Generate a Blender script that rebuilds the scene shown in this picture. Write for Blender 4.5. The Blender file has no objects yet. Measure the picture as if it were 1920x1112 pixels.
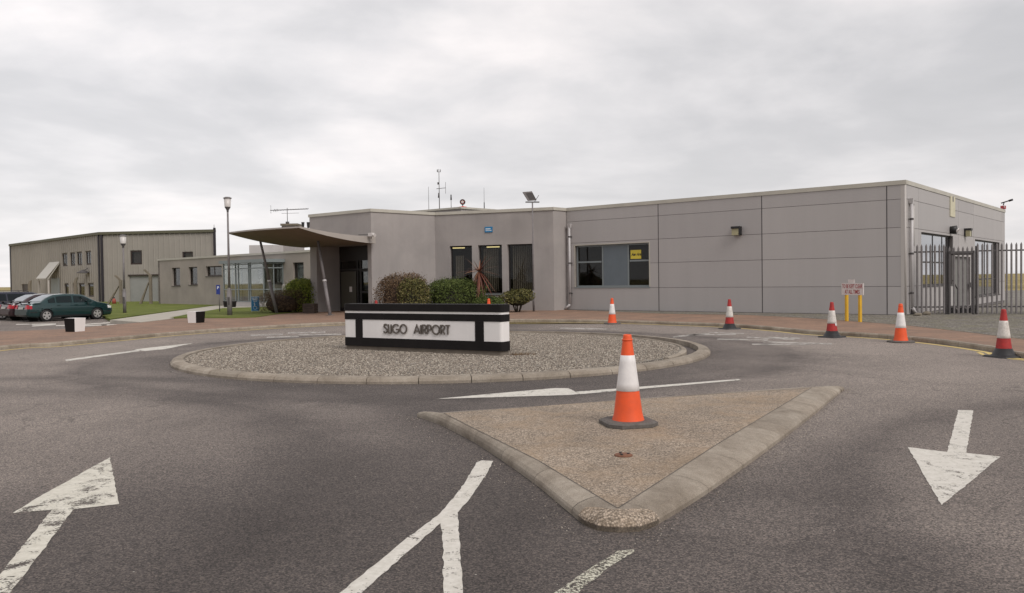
import bpy, math, random
import numpy as np
from mathutils import Vector, Matrix
random.seed(7); rng = np.random.default_rng(7)
S = bpy.context.scene; COL = S.collection
R = math.radians
# ------------------------------------------------------------------ camera
CAMZ = 1.75; F = 1530.0; W, H = 1920.0, 1112.0
pitch = math.atan(31/F); roll = math.atan(0.0135)
Mx = Matrix.Rotation(R(90)-pitch, 3, 'X') @ Matrix.Rotation(-roll, 3, 'Z')
cd = bpy.data.cameras.new('camera'); cam = bpy.data.objects.new('camera', cd); COL.objects.link(cam)
cam.location = (0, 0, CAMZ); cam.rotation_euler = Mx.to_euler()
cd.sensor_width = 36; cd.lens = F/W*36; cd.clip_end = 6000; cd.clip_start = .1
S.camera = cam
# ------------------------------------------------------------------ world, sun, exposure
SUN_EL, SUN_AZ = 44, 38
w = bpy.data.worlds.new('World'); S.world = w; w.use_nodes = True
nt = w.node_tree; nt.nodes.clear(); N = nt.nodes.new; L = nt.links.new
out = N('ShaderNodeOutputWorld')
sky = N('ShaderNodeTexSky'); sky.sky_type = 'NISHITA'; sky.sun_disc = False
sky.sun_elevation = R(SUN_EL); sky.sun_rotation = R(180-SUN_AZ)
bg1 = N('ShaderNodeBackground'); bg1.inputs[1].default_value = .08; L(sky.outputs[0], bg1.inputs[0])
tc = N('ShaderNodeTexCoord'); sep = N('ShaderNodeSeparateXYZ'); L(tc.outputs['Generated'], sep.inputs[0])
def math_(nt, op, a, b=None, clamp=False):
    m = nt.nodes.new('ShaderNodeMath'); m.operation = op; m.use_clamp = clamp
    for i, v in enumerate((a, b)):
        if v is None: continue
        if isinstance(v, (int, float)): m.inputs[i].default_value = v
        else: nt.links.new(v, m.inputs[i])
    return m.outputs[0]
zz = math_(nt, 'ADD', math_(nt, 'MAXIMUM', sep.outputs[2], 0.0), .16)
comb = N('ShaderNodeCombineXYZ')
L(math_(nt, 'DIVIDE', sep.outputs[0], zz), comb.inputs[0]); L(math_(nt, 'DIVIDE', sep.outputs[1], zz), comb.inputs[1])
def noise(nt, vec, scale, detail=4, rough=.55, dist=0.0):
    n = nt.nodes.new('ShaderNodeTexNoise'); n.inputs['Scale'].default_value = scale
    n.inputs['Detail'].default_value = detail; n.inputs['Roughness'].default_value = rough
    n.inputs['Distortion'].default_value = dist
    if vec is not None: nt.links.new(vec, n.inputs['Vector'])
    return n.outputs['Fac']
def ramp(nt, fac, stops):
    r = nt.nodes.new('ShaderNodeValToRGB'); e = r.color_ramp.elements
    while len(e) < len(stops): e.new(.5)
    for k, (p, c) in enumerate(stops):
        e[k].position = p; e[k].color = (*c, 1) if len(c) == 3 else c
    nt.links.new(fac, r.inputs[0]); return r.outputs[0]
n1 = noise(nt, comb.outputs[0], .62, 7, .5, .5); n2 = noise(nt, comb.outputs[0], 1.7, 7, .55, .2)
nn = math_(nt, 'ADD', math_(nt, 'MULTIPLY', n1, .72), math_(nt, 'MULTIPLY', n2, .28))
ccol = ramp(nt, nn, [(.36, (.40, .40, .41)), (.44, (.46, .455, .465)), (.51, (.57, .555, .56)), (.60, (.74, .70, .69))])
# paler band towards the horizon
hz = math_(nt, 'SUBTRACT', 1.0, math_(nt, 'MULTIPLY', math_(nt, 'MAXIMUM', sep.outputs[2], 0.0), 3.6), True)
hmix = N('ShaderNodeMix'); hmix.data_type = 'RGBA'; L(math_(nt, 'MULTIPLY', hz, .6), hmix.inputs[0]); L(ccol, hmix.inputs[6])
hmix.inputs[7].default_value = (.61, .59, .59, 1)
gd = N('ShaderNodeVectorMath'); gd.operation = 'DOT_PRODUCT'; L(tc.outputs['Generated'], gd.inputs[0]); gd.inputs[1].default_value = (-.50, .84, .20)
glow = math_(nt, 'POWER', math_(nt, 'MAXIMUM', gd.outputs['Value'], 0.0), 9.0)     # cloud thinner towards the west
bg2 = N('ShaderNodeBackground'); L(math_(nt, 'ADD', math_(nt, 'MULTIPLY', glow, .15), 1.01), bg2.inputs[1]); L(hmix.outputs[2], bg2.inputs[0])
ms = N('ShaderNodeMixShader'); ms.inputs[0].default_value = .95; L(bg1.outputs[0], ms.inputs[1]); L(bg2.outputs[0], ms.inputs[2])
L(ms.outputs[0], out.inputs[0])
sl = bpy.data.lights.new('sun', 'SUN'); sl.energy = 1.5; sl.angle = R(28); sl.color = (1, .95, .9)
so = bpy.data.objects.new('sun', sl); COL.objects.link(so)
sd = Vector((math.sin(R(SUN_AZ))*math.cos(R(SUN_EL)), -math.cos(R(SUN_AZ))*math.cos(R(SUN_EL)), math.sin(R(SUN_EL))))
so.rotation_euler = sd.to_track_quat('Z', 'Y').to_euler(); so.location = (0, 0, 50)
S.view_settings.view_transform = 'Standard'; S.view_settings.look = 'None'
S.view_settings.exposure = 0.45; S.view_settings.gamma = 1
# ------------------------------------------------------------------ survey helpers (photo sight lines meet the ground or a wall)
CP = Vector((0, 0, CAMZ))
def ray(px, py): return Mx @ Vector(((px-W/2)/F, -(py-H/2)/F, -1))
def G(px, py, z=0.0):
    d = ray(px, py); t = (z-CAMZ)/d.z; return CP + d*t
def V(px, py, D):
    d = ray(px, py); return CP + d*(D/d.y)
def T(px, py, z):            # top of a known height seen at pixel
    return G(px, py, z)
# ------------------------------------------------------------------ materials
MATS = {}
def mat(name, col, rough=.8, var=.0, scale=3.0, metal=0.0, bump=0.0, bscale=40.0, col2=None, spec=.5, coat=0.0, detail=5):
    if name in MATS: return MATS[name]
    m = bpy.data.materials.new(name); m.use_nodes = True; nt = m.node_tree; b = nt.nodes['Principled BSDF']
    b.inputs['Roughness'].default_value = rough; b.inputs['Metallic'].default_value = metal
    b.inputs['Specular IOR Level'].default_value = spec; b.inputs['Coat Weight'].default_value = coat
    g = nt.nodes.new('ShaderNodeTexCoord').outputs['Object']
    if var or col2:
        f = noise(nt, g, scale, detail, .6)
        c2 = col2 or tuple(min(1, c*(1+var)) for c in col); c1 = tuple(c*(1-var) for c in col) if not col2 else col
        nt.links.new(ramp(nt, f, [(.33, c1), (.67, c2)]), b.inputs['Base Color'])
    else: b.inputs['Base Color'].default_value = (*col, 1)
    if bump:
        bp = nt.nodes.new('ShaderNodeBump'); bp.inputs['Strength'].default_value = bump; bp.inputs['Distance'].default_value = .02
        nt.links.new(noise(nt, g, bscale, 3, .6), bp.inputs['Height']); nt.links.new(bp.outputs[0], b.inputs['Normal'])
    MATS[name] = m; return m
def nodes_mat(name, rough=.85, spec=.4):
    m = bpy.data.materials.new(name); m.use_nodes = True; MATS[name] = m
    nt = m.node_tree; b = nt.nodes['Principled BSDF']; b.inputs['Roughness'].default_value = rough
    b.inputs['Specular IOR Level'].default_value = spec
    g = nt.nodes.new('ShaderNodeTexCoord').outputs['Object']; return m, nt, b, g
def mixc(nt, fac, a, b, mode='MIX'):
    m = nt.nodes.new('ShaderNodeMix'); m.data_type = 'RGBA'; m.blend_type = mode
    for i, v in ((0, fac), (6, a), (7, b)):
        if isinstance(v, (int, float)): m.inputs[i].default_value = v
        elif isinstance(v, tuple): m.inputs[i].default_value = (*v, 1)
        else: nt.links.new(v, m.inputs[i])
    return m.outputs[2]
def bump(nt, b, h, strength, dist=.01):
    bp = nt.nodes.new('ShaderNodeBump'); bp.inputs['Strength'].default_value = strength; bp.inputs['Distance'].default_value = dist
    nt.links.new(h, bp.inputs['Height']); nt.links.new(bp.outputs[0], b.inputs['Normal'])
def voro(nt, g, scale, out='Color', feat='F1'):
    v = nt.nodes.new('ShaderNodeTexVoronoi'); v.feature = feat; v.inputs['Scale'].default_value = scale
    nt.links.new(g, v.inputs['Vector']); return v.outputs[out]
def bw(nt, c):
    x = nt.nodes.new('ShaderNodeSeparateColor'); nt.links.new(c, x.inputs[0]); return x.outputs[0]
RC = Vector((-1.62, 20.2, 0)); RR = 6.34      # roundabout centre and radius
def asphalt():
    m, nt, b, g = nodes_mat('asphalt', .88, .35)
    big = noise(nt, g, .16, 4, .55, .6); mid = noise(nt, g, .9, 5, .65, .3)
    # newer, darker lane round the island; greyer worn wheel paths
    sub = nt.nodes.new('ShaderNodeVectorMath'); sub.operation = 'DISTANCE'; sub.inputs[1].default_value = (RC.x, RC.y, 0)
    nt.links.new(g, sub.inputs[0]); dist = sub.outputs['Value']
    wob = math_(nt, 'ADD', dist, math_(nt, 'MULTIPLY', math_(nt, 'SUBTRACT', mid, .5), 2.2))
    ring = ramp(nt, math_(nt, 'DIVIDE', wob, 30.0), [(.20, (.0,)*3), (.24, (.25,)*3), (.30, (.9,)*3), (.37, (1,)*3), (.47, (.45,)*3), (.60, (.55,)*3), (.9, (.5,)*3)])
    sx = nt.nodes.new('ShaderNodeSeparateXYZ'); nt.links.new(g, sx.inputs[0])
    side = math_(nt, 'ADD', math_(nt, 'MULTIPLY', math_(nt, 'ABSOLUTE', math_(nt, 'ADD', sx.outputs[0], .9)), .24), math_(nt, 'MULTIPLY', math_(nt, 'SUBTRACT', big, .5), 1.0), True)
    f = math_(nt, 'ADD', math_(nt, 'MULTIPLY', bw(nt, ring), .38), math_(nt, 'ADD', math_(nt, 'MULTIPLY', side, .42), math_(nt, 'MULTIPLY', math_(nt, 'SUBTRACT', big, .45), .6)), True)
    def arc(cx, cy, r_, w_):
        s2 = nt.nodes.new('ShaderNodeVectorMath'); s2.operation = 'DISTANCE'; s2.inputs[1].default_value = (cx, cy, 0); nt.links.new(g, s2.inputs[0])
        dd = math_(nt, 'ABSOLUTE', math_(nt, 'SUBTRACT', math_(nt, 'ADD', s2.outputs['Value'], math_(nt, 'MULTIPLY', math_(nt, 'SUBTRACT', mid, .5), .9)), r_))
        return math_(nt, 'SUBTRACT', 1.0, math_(nt, 'DIVIDE', dd, w_), True)
    tr = math_(nt, 'ADD', math_(nt, 'ADD', arc(-9, 6.5, 7.2, .75), arc(-9, 6.5, 9.0, .6)), math_(nt, 'ADD', arc(RC.x, RC.y, 8.1, .55), arc(9.6, 4, 7.4, .6)), True)
    tr = math_(nt, 'MULTIPLY', tr, math_(nt, 'ADD', noise(nt, g, .5, 4, .6), .1))
    f = math_(nt, 'SUBTRACT', f, math_(nt, 'MULTIPLY', tr, .32), True)
    base = ramp(nt, f, [(.0, (.056, .047, .044)), (.42, (.103, .088, .082)), (.95, (.255, .220, .198))])
    v = bw(nt, voro(nt, g, 95)); fine = noise(nt, g, 260, 2, .7)
    sp = ramp(nt, math_(nt, 'ADD', math_(nt, 'MULTIPLY', v, .55), math_(nt, 'MULTIPLY', fine, .5)), [(.2, (.34,)*3), (.55, (.98,)*3), (.85, (2.1, 2.02, 1.9))])
    c = mixc(nt, 1.0, base, sp, 'MULTIPLY')
    patch = ramp(nt, mid, [(.25, (.88,)*3), (.75, (1.12,)*3)]); c = mixc(nt, 1.0, c, patch, 'MULTIPLY')
    wv = nt.nodes.new('ShaderNodeVectorMath'); wv.operation = 'ADD'; nt.links.new(g, wv.inputs[0]); nz = nt.nodes.new('ShaderNodeTexNoise'); nz.inputs['Scale'].default_value = 1.3; nz.inputs['Detail'].default_value = 6; nt.links.new(g, nz.inputs['Vector']); nt.links.new(nz.outputs['Color'], wv.inputs[1])
    ck_ = ramp(nt, voro(nt, wv.outputs[0], .30, 'Distance', 'DISTANCE_TO_EDGE'), [(.0, (1,)*3), (.0028, (.6,)*3), (.006, (0,)*3)])
    ckm = ramp(nt, noise(nt, g, .23, 3, .5), [(.50, (0,)*3), (.58, (1,)*3)])
    c = mixc(nt, math_(nt, 'MULTIPLY', math_(nt, 'MULTIPLY', bw(nt, ck_), bw(nt, ckm)), .55), c, (.035, .030, .028))
    # the odd pale grit stone
    gr = ramp(nt, bw(nt, voro(nt, g, 21)), [(.985, (0,)*3), (.995, (1,)*3)]); dd = ramp(nt, voro(nt, g, 21, 'Distance'), [(.12, (1,)*3), (.16, (0,)*3)])
    c = mixc(nt, math_(nt, 'MULTIPLY', bw(nt, gr), bw(nt, dd)), c, (.4, .37, .33))
    nt.links.new(c, b.inputs['Base Color']); bump(nt, b, math_(nt, 'ADD', v, fine), .55, .008)
    return m
def aggregate(name, c1, c2, c3, sc, moss=None, dist=.012):
    m, nt, b, g = nodes_mat(name, .9, .3)
    v = voro(nt, g, sc); vd = voro(nt, g, sc, 'Distance')
    c = ramp(nt, bw(nt, v), [(.0, c1), (.5, c2), (1.0, c3)])
    c = mixc(nt, 1.0, c, ramp(nt, vd, [(.25, (1.15,)*3), (.75, (.5,)*3)]), 'MULTIPLY')
    big = noise(nt, g, 1.1, 5, .6, .4)
    c = mixc(nt, 1.0, c, ramp(nt, big, [(.3, (.78,)*3), (.7, (1.15,)*3)]), 'MULTIPLY')
    if moss: c = mixc(nt, math_(nt, 'MULTIPLY', bw(nt, ramp(nt, noise(nt, g, 1.7, 6, .7, .5), [(.45, (0,)*3), (.68, (1,)*3)])), .55), c, moss)
    nt.links.new(c, b.inputs['Base Color']); bump(nt, b, math_(nt, 'SUBTRACT', 1.0, vd), .9, dist); return m
def kerbmat():
    m, nt, b, g = nodes_mat('kerb_concrete', .9, .3)
    a = noise(nt, g, 1.3, 6, .65, .5); f = noise(nt, g, 130, 3, .7); s = noise(nt, g, 9, 5, .7)
    c = ramp(nt, a, [(.3, (.20, .165, .13)), (.5, (.295, .252, .205)), (.7, (.37, .325, .27))])
    c = mixc(nt, 1.0, c, ramp(nt, f, [(.3, (.6,)*3), (.7, (1.3,)*3)]), 'MULTIPLY')
    c = mixc(nt, 1.0, c, ramp(nt, s, [(.35, (.86, .85, .83)), (.6, (1.04,)*3)]), 'MULTIPLY')
    c = mixc(nt, 1.0, c, ramp(nt, nt_island(nt), [(0, (.86,)*3), (1, (1.1,)*3)]), 'MULTIPLY')
    nt.links.new(c, b.inputs['Base Color']); bump(nt, b, f, .5, .006); return m
def nt_island(nt): return nt.nodes.new('ShaderNodeNewGeometry').outputs['Random Per Island']
def brick_pave():
    m, nt, b, g = nodes_mat('brick_paving', .85, .3)
    bt = nt.nodes.new('ShaderNodeTexBrick'); bt.inputs['Scale'].default_value = 5; bt.inputs['Mortar Size'].default_value = .012
    bt.inputs['Color1'].default_value = (.225, .145, .105, 1); bt.inputs['Color2'].default_value = (.285, .185, .135, 1); bt.inputs['Mortar'].default_value = (.18, .12, .09, 1)
    mp = nt.nodes.new('ShaderNodeMapping'); mp.inputs['Rotation'].default_value = (0, 0, R(45)); nt.links.new(g, mp.inputs[0]); nt.links.new(mp.outputs[0], bt.inputs[0])
    c = mixc(nt, 1.0, bt.outputs[0], ramp(nt, noise(nt, g, .8, 5, .65, .3), [(.3, (.72, .74, .76)), (.7, (1.18, 1.12, 1.05))]), 'MULTIPLY')
    c = mixc(nt, math_(nt, 'MULTIPLY', bw(nt, ramp(nt, noise(nt, g, 2.2, 5, .7, 1), [(.5, (0,)*3), (.7, (1,)*3)])), .35), c, (.17, .14, .11))
    nt.links.new(c, b.inputs['Base Color']); return m
def grassmat(name, a, b_, c_, sc=1.0):
    m, nt, b, g = nodes_mat(name, .95, .2)
    c = ramp(nt, noise(nt, g, .7*sc, 6, .7, .4), [(.3, a), (.52, b_), (.72, c_)])
    c = mixc(nt, 1.0, c, ramp(nt, noise(nt, g, 60*sc, 3, .8), [(.3, (.55,)*3), (.7, (1.35,)*3)]), 'MULTIPLY')
    nt.links.new(c, b.inputs['Base Color']); bump(nt, b, noise(nt, g, 60*sc, 3, .8), .8, .03); return m
def paint(name, col, wear, hard=.06, big=.6):
    m, nt, b, g = nodes_mat(name, .7, .4)
    f = math_(nt, 'ADD', math_(nt, 'MULTIPLY', noise(nt, g, 3.2, 6, .7, 1.2), big), math_(nt, 'MULTIPLY', noise(nt, g, 55, 4, .75), 1-big))
    a = ramp(nt, f, [(wear, (0,)*3), (wear+hard, (1,)*3)])
    c = mixc(nt, 1.0, col, ramp(nt, noise(nt, g, 14, 5, .7), [(.3, (.8, .79, .76)), (.65, (1.04,)*3)]), 'MULTIPLY')
    nt.links.new(c, b.inputs['Base Color']); nt.links.new(bw(nt, a), b.inputs['Alpha'])
    bump(nt, b, noise(nt, g, 200, 2, .7), .4, .004); return m
def glass(name, tint=(.35, .38, .38), refl=.25, rough=.02, k=1.0):
    m = bpy.data.materials.new(name); m.use_nodes = True; MATS[name] = m; nt = m.node_tree; nt.nodes.clear()
    o = nt.nodes.new('ShaderNodeOutputMaterial'); t = nt.nodes.new('ShaderNodeBsdfTransparent'); t.inputs[0].default_value = (*tint, 1)
    gl = nt.nodes.new('ShaderNodeBsdfGlossy'); gl.inputs['Roughness'].default_value = rough; gl.inputs[0].default_value = (.9, .92, .95, 1)
    fr = nt.nodes.new('ShaderNodeFresnel'); fr.inputs[0].default_value = 1.5
    mx = nt.nodes.new('ShaderNodeMixShader'); nt.links.new(math_(nt, 'ADD', math_(nt, 'MULTIPLY', fr.outputs[0], k), refl, True), mx.inputs[0])
    nt.links.new(t.outputs[0], mx.inputs[1]); nt.links.new(gl.outputs[0], mx.inputs[2]); nt.links.new(mx.outputs[0], o.inputs[0]); return m
def render_wall(name, c, stain=.12):
    m, nt, b, g = nodes_mat(name, .92, .25)
    a = noise(nt, g, .45, 5, .6, .3)
    mp = nt.nodes.new('ShaderNodeMapping'); mp.inputs['Scale'].default_value = (2.2, 2.2, .18); nt.links.new(g, mp.inputs[0])
    st = noise(nt, mp.outputs[0], 1.0, 6, .7, .2)
    col = mixc(nt, 1.0, c, ramp(nt, a, [(.3, (1-stain,)*3), (.7, (1+stain, 1+stain*.9, 1+stain*.8))]), 'MULTIPLY')
    col = mixc(nt, 1.0, col, ramp(nt, st, [(.3, (.955,)*3), (.6, (1.015,)*3)]), 'MULTIPLY')
    nt.links.new(col, b.inputs['Base Color']); bump(nt, b, noise(nt, g, 70, 3, .7), .25, .006); return m
def cladmat():
    m, nt, b, g = nodes_mat('cladding_panel', .5, .45); b.inputs['Metallic'].default_value = .15
    c = mixc(nt, 1.0, (.405, .382, .372), ramp(nt, nt_island(nt), [(0, (.95, .95, .96)), (1, (1.05,)*3)]), 'MULTIPLY')
    mp = nt.nodes.new('ShaderNodeMapping'); mp.inputs['Scale'].default_value = (1.5, 1.5, .15); nt.links.new(g, mp.inputs[0])
    c = mixc(nt, 1.0, c, ramp(nt, noise(nt, mp.outputs[0], .9, 5, .6, .2), [(.3, (.965,)*3), (.7, (1.025,)*3)]), 'MULTIPLY')
    nt.links.new(c, b.inputs['Base Color']); return m
def leafmat(name, stops, rough=.75):
    m, nt, b, g = nodes_mat(name, rough, .25)
    f = math_(nt, 'ADD', math_(nt, 'MULTIPLY', nt_island(nt), .6), math_(nt, 'MULTIPLY', noise(nt, g, 2.6, 3, .6), .5))
    nt.links.new(ramp(nt, f, stops), b.inputs['Base Color']); return m
def ribbed():
    m, nt, b, g = nodes_mat('corrugated_sheet', .55, .4)
    c = ramp(nt, noise(nt, g, .25, 4, .6), [(.3, (.255, .235, .208)), (.7, (.315, .29, .258))]); nt.links.new(c, b.inputs['Base Color']); return m
M = {
 'asphalt': asphalt(), 'kerb': kerbmat(), 'brick': brick_pave(),
 'agg': aggregate('exposed_aggregate', (.20, .16, .12), (.33, .265, .205), (.47, .385, .305), 62, (.33, .235, .15), .006),
 'gravbase': aggregate('gravel_bed', (.15, .13, .11), (.27, .24, .20), (.44, .40, .35), 26, None, .03),
 'gravgrey': aggregate('grey_gravel', (.10, .09, .08), (.20, .18, .16), (.34, .31, .27), 22, (.16, .15, .07), .02),
 'lawn': grassmat('lawn_grass', (.095, .12, .022), (.13, .155, .032), (.20, .20, .065)),
 'field': grassmat('dry_field', (.16, .13, .05), (.30, .24, .10), (.40, .33, .17), .05),
 'path': mat('path_concrete', (.38, .35, .30), .9, .1, 1.5),
 'apron': mat('apron_concrete', (.17, .155, .13), .9, .15, .4),
 'dash': paint('road_paint_speckled', (.58, .56, .46), .47, .05, .25), 'white': paint('road_paint_white', (.60, .57, .52), .40, .05), 'worn': paint('road_paint_worn', (.60, .57, .50), .415, .05),
 'faded': paint('road_paint_faded', (.46, .43, .40), .40, .14), 'yellow': paint('road_paint_yellow', (.60, .46, .17), .28, .08),
 'render': render_wall('grey_render', (.322, .298, .288)), 'render2': render_wall('pale_render', (.34, .305, .275)),
 'rwhite': render_wall('soft_white_render', (.45, .43, .42)),
 'coping': mat('coping_metal', (.44, .415, .36), .5, .08, 1.0), 'clad': cladmat(), 'joint': mat('joint_dark', (.14, .125, .12), .7),
 'trim': mat('corner_trim', (.44, .41, .385), .5), 'roof': mat('roof_felt', (.12, .11, .10), .9, .15, 2),
 'wframe': mat('window_frame_bluegrey', (.20, .225, .23), .45), 'bluepanel': mat('blue_grey_panel', (.12, .145, .165), .45, .04, 2),
 'dframe': mat('dark_frame', (.022, .018, .017), .5), 'brown': mat('brown_frame', (.035, .022, .018), .5),
 'glass': glass('window_glass', (.62, .62, .60), .0, .02, .5), 'porchglass': glass('porch_glass', (.90, .92, .89), .0, .02, .6),
 'skyglass': glass('reflective_glass', (.2, .22, .23), .34), 'carglass': glass('car_glass', (.34, .40, .40), .0, .03, .6),
 'blind': mat('blind_fabric', (.78, .70, .60), .9), 'lightblind': mat('light_blind', (.42, .38, .40), .9),
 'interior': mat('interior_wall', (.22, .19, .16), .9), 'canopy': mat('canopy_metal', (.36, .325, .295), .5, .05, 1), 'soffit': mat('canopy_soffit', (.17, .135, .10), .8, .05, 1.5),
 'steel': mat('galvanised_steel', (.175, .16, .16), .65, .12, 6, .1), 'dsteel': mat('dark_steel', (.075, .068, .068), .6, .1, 5, .1),
 'pvc': mat('grey_pipe', (.46, .44, .44), .4, .05, 3), 'lampw': mat('lamp_plastic', (.55, .52, .50), .35),
 'black': mat('black_plastic', (.012, .011, .012), .5), 'rubber': mat('rubber_base', (.11, .098, .088), .85, .2, 20, bump=.4, bscale=90),
 'bpaint': mat('black_paint', (.009, .007, .007), .6, .25, 3, spec=.2), 'wpaint': render_wall('white_paint', (.76, .73, .715), .08),
 'found': mat('sign_foundation', (.15, .125, .10), .9, .15, 5), 'letter': mat('letter_bronze', (.13, .11, .095), .45, .1, 10, .4),
 'orange': mat('cone_orange', (.66, .085, .022), .6, .0, 7, col2=(.80, .092, .016)), 'red': mat('cone_red', (.34, .020, .018), .6, .22, 7), 'sleeve': mat('cone_sleeve', (.66, .63, .62), .45, .0, 16, col2=(.74, .71, .69)),
 'dirty': mat('dirty_sleeve', (.45, .42, .38), .6, .0, 14, col2=(.68, .64, .60)), 'rust': mat('rust', (.16, .07, .04), .9, .3, 30),
 'yellowp': mat('yellow_post_paint', (.62, .36, .02), .5, .06, 5), 'signw': mat('sign_white', (.62, .57, .55), .5, .05, 8), 'signr': mat('sign_red', (.33, .03, .035), .5),
 'signblue': mat('sign_blue', (.015, .17, .36), .45), 'navy': mat('sign_navy', (.012, .03, .20), .45), 'txt': mat('sign_text_white', (.65, .68, .70), .5),
 'posty': mat('poster_yellow', (.60, .48, .05), .5), 'redp': mat('beacon_red', (.55, .03, .03), .5),
 'wood': mat('planter_wood', (.035, .022, .016), .8, .3, 6), 'pot': mat('pot_black', (.02, .018, .018), .6), 'bark': mat('bark', (.06, .045, .03), .9, .3, 10),
 'concpost': mat('concrete_post', (.17, .145, .11), .9, .15, 6), 'ribbed': ribbed(), 'edge': mat('dark_flashing', (.02, .017, .022), .5), 'gutter': mat('olive_gutter', (.10, .095, .06), .6),
 'door': mat('grey_door', (.17, .165, .155), .7, .05, 2), 'polyc': mat('porch_roof_sheet', (.42, .40, .36), .5),
 'leafbrown': leafmat('brown_leaves', [(.2, (.05, .032, .02)), (.6, (.11, .065, .035)), (.9, (.20, .14, .08))]),
 'leafmix': leafmat('variegated_leaves', [(.2, (.035, .035, .012)), (.55, (.085, .085, .025)), (.78, (.16, .14, .045)), (.95, (.40, .34, .17))]),
 'leafgreen': leafmat('green_leaves', [(.2, (.03, .045, .010)), (.6, (.068, .092, .020)), (.95, (.14, .17, .045))]),
 'leafbright': leafmat('bright_leaves', [(.2, (.06, .08, .010)), (.6, (.17, .21, .03)), (.95, (.34, .36, .07))]),
 'leafred': leafmat('red_cordyline_leaves', [(.2, (.05, .018, .012)), (.6, (.15, .05, .035)), (.95, (.32, .17, .09))], .5),
}
def emis(name, col, st):
    m = bpy.data.materials.new(name); m.use_nodes = True; b = m.node_tree.nodes['Principled BSDF']
    b.inputs['Emission Color'].default_value = (*col, 1); b.inputs['Emission Strength'].default_value = st; b.inputs['Base Color'].default_value = (*col, 1); return m
M['tube'] = emis('lamp_tube', (1, .85, .42), 1.3); M['exitg'] = emis('exit_glow', (.55, .65, .2), .25)
# ------------------------------------------------------------------ mesh builder
class MB:
    def __init__(s): s.v = []; s.f = []; s.sm = []
    def add(s, vs, fs, smooth=False):
        n = len(s.v); s.v += [tuple(v) for v in vs]; s.f += [tuple(i+n for i in f) for f in fs]; s.sm += [smooth]*len(fs); return s
    def box8(s, p):   # p: 8 points, bottom ring 0-3 then top ring 4-7
        return s.add(p, [(3, 2, 1, 0), (4, 5, 6, 7), (0, 1, 5, 4), (1, 2, 6, 5), (2, 3, 7, 6), (3, 0, 4, 7)])
    def box(s, c, d, rz=0, bev=0, taper=1.0):
        cx, cy, cz = c; x, y, z = d[0]/2, d[1]/2, d[2]/2; ca, sa = math.cos(rz), math.sin(rz)
        P = []
        for zz_, t in ((-z, taper), (z, 1)):
            for a, b in ((-x, -y), (x, -y), (x, y), (-x, y)):
                a, b = a*t, b*t; P.append((cx+a*ca-b*sa, cy+a*sa+b*ca, cz+zz_))
        return s.box8(P)
    def prism(s, poly, z0, z1, top=None):
        n = len(poly); top = top or poly
        vs = [(p[0], p[1], z0) for p in poly] + [(p[0], p[1], z1) for p in top]
        a = sum(poly[i][0]*poly[(i+1) % n][1]-poly[(i+1) % n][0]*poly[i][1] for i in range(n))
        fs = [tuple(range(n))[::-1], tuple(range(n, 2*n))] + [(i, (i+1) % n, n+(i+1) % n, n+i) for i in range(n)]
        if a < 0: fs = [f[::-1] for f in fs]
        return s.add(vs, fs)
    def cyl(s, p0, p1, r0, r1=None, n=12, caps=True, smooth=True):
        p0, p1 = Vector(p0), Vector(p1); r1 = r0 if r1 is None else r1; d = (p1-p0).normalized()
        a = d.orthogonal().normalized(); b = d.cross(a); vs = []
        for p, r in ((p0, r0), (p1, r1)):
            for k in range(n):
                t = 2*math.pi*k/n; vs.append(p+a*r*math.cos(t)+b*r*math.sin(t))
        k0 = len(s.v); s.add(vs, [(i, (i+1) % n, n+(i+1) % n, n+i) for i in range(n)], smooth)
        if caps: s.f += [tuple(k0+i for i in range(n))[::-1], tuple(k0+n+i for i in range(n))]; s.sm += [False, False]
        return s
    def tube(s, pts, r, n=8):
        for a, b in zip(pts[:-1], pts[1:]): s.cyl(a, b, r, r, n)
        return s
    def lathe(s, prof, n=32, c=(0, 0, 0)):
        vs = []; m = len(prof)
        for r, z in prof:
            for k in range(n): t = 2*math.pi*k/n; vs.append((c[0]+r*math.cos(t), c[1]+r*math.sin(t), c[2]+z))
        fs = [(j*n+i, j*n+(i+1) % n, (j+1)*n+(i+1) % n, (j+1)*n+i) for j in range(m-1) for i in range(n)]
        return s.add(vs, fs, True)
    def quad(s, a, b, c, d): return s.add([a, b, c, d], [(0, 1, 2, 3)])
    def build(s, name, m, parent=None, **k):
        me = bpy.data.meshes.new(name); me.from_pydata(s.v, [], s.f); me.polygons.foreach_set('use_smooth', s.sm); me.materials.append(m); me.update()
        o = bpy.data.objects.new(name, me); COL.objects.link(o)
        if parent is not None: 
            o.parent = parent; o.matrix_parent_inverse = Matrix.Translation(parent.location).inverted() if parent.type == 'EMPTY' and parent.get('_abs') else Matrix()
        tag(o, **k); return o
def tag(o, label=None, cat=None, group=None, kind=None):
    if label: o['label'] = label
    if cat: o['category'] = cat
    if group: o['group'] = group
    if kind: o['kind'] = kind
    return o
def thing(name, loc, label, cat, group=None, rz=0, absolute=False):
    o = bpy.data.objects.new(name, None); COL.objects.link(o); o.location = loc; o.rotation_euler = (0, 0, rz); o.empty_display_size = .2
    if absolute: o['_abs'] = 1
    return tag(o, label, cat, group)
def copy_tree(o, loc, rz=0, label=None):
    c = o.copy(); COL.objects.link(c); c.location = loc; c.rotation_euler = (0, 0, rz)
    if label: c['label'] = label
    for ch in [x for x in COL.objects if x.parent == o]:
        d = ch.copy(); COL.objects.link(d); d.parent = c
        for g in [x for x in COL.objects if x.parent == ch]:
            e = g.copy(); COL.objects.link(e); e.parent = d
    return c
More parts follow.
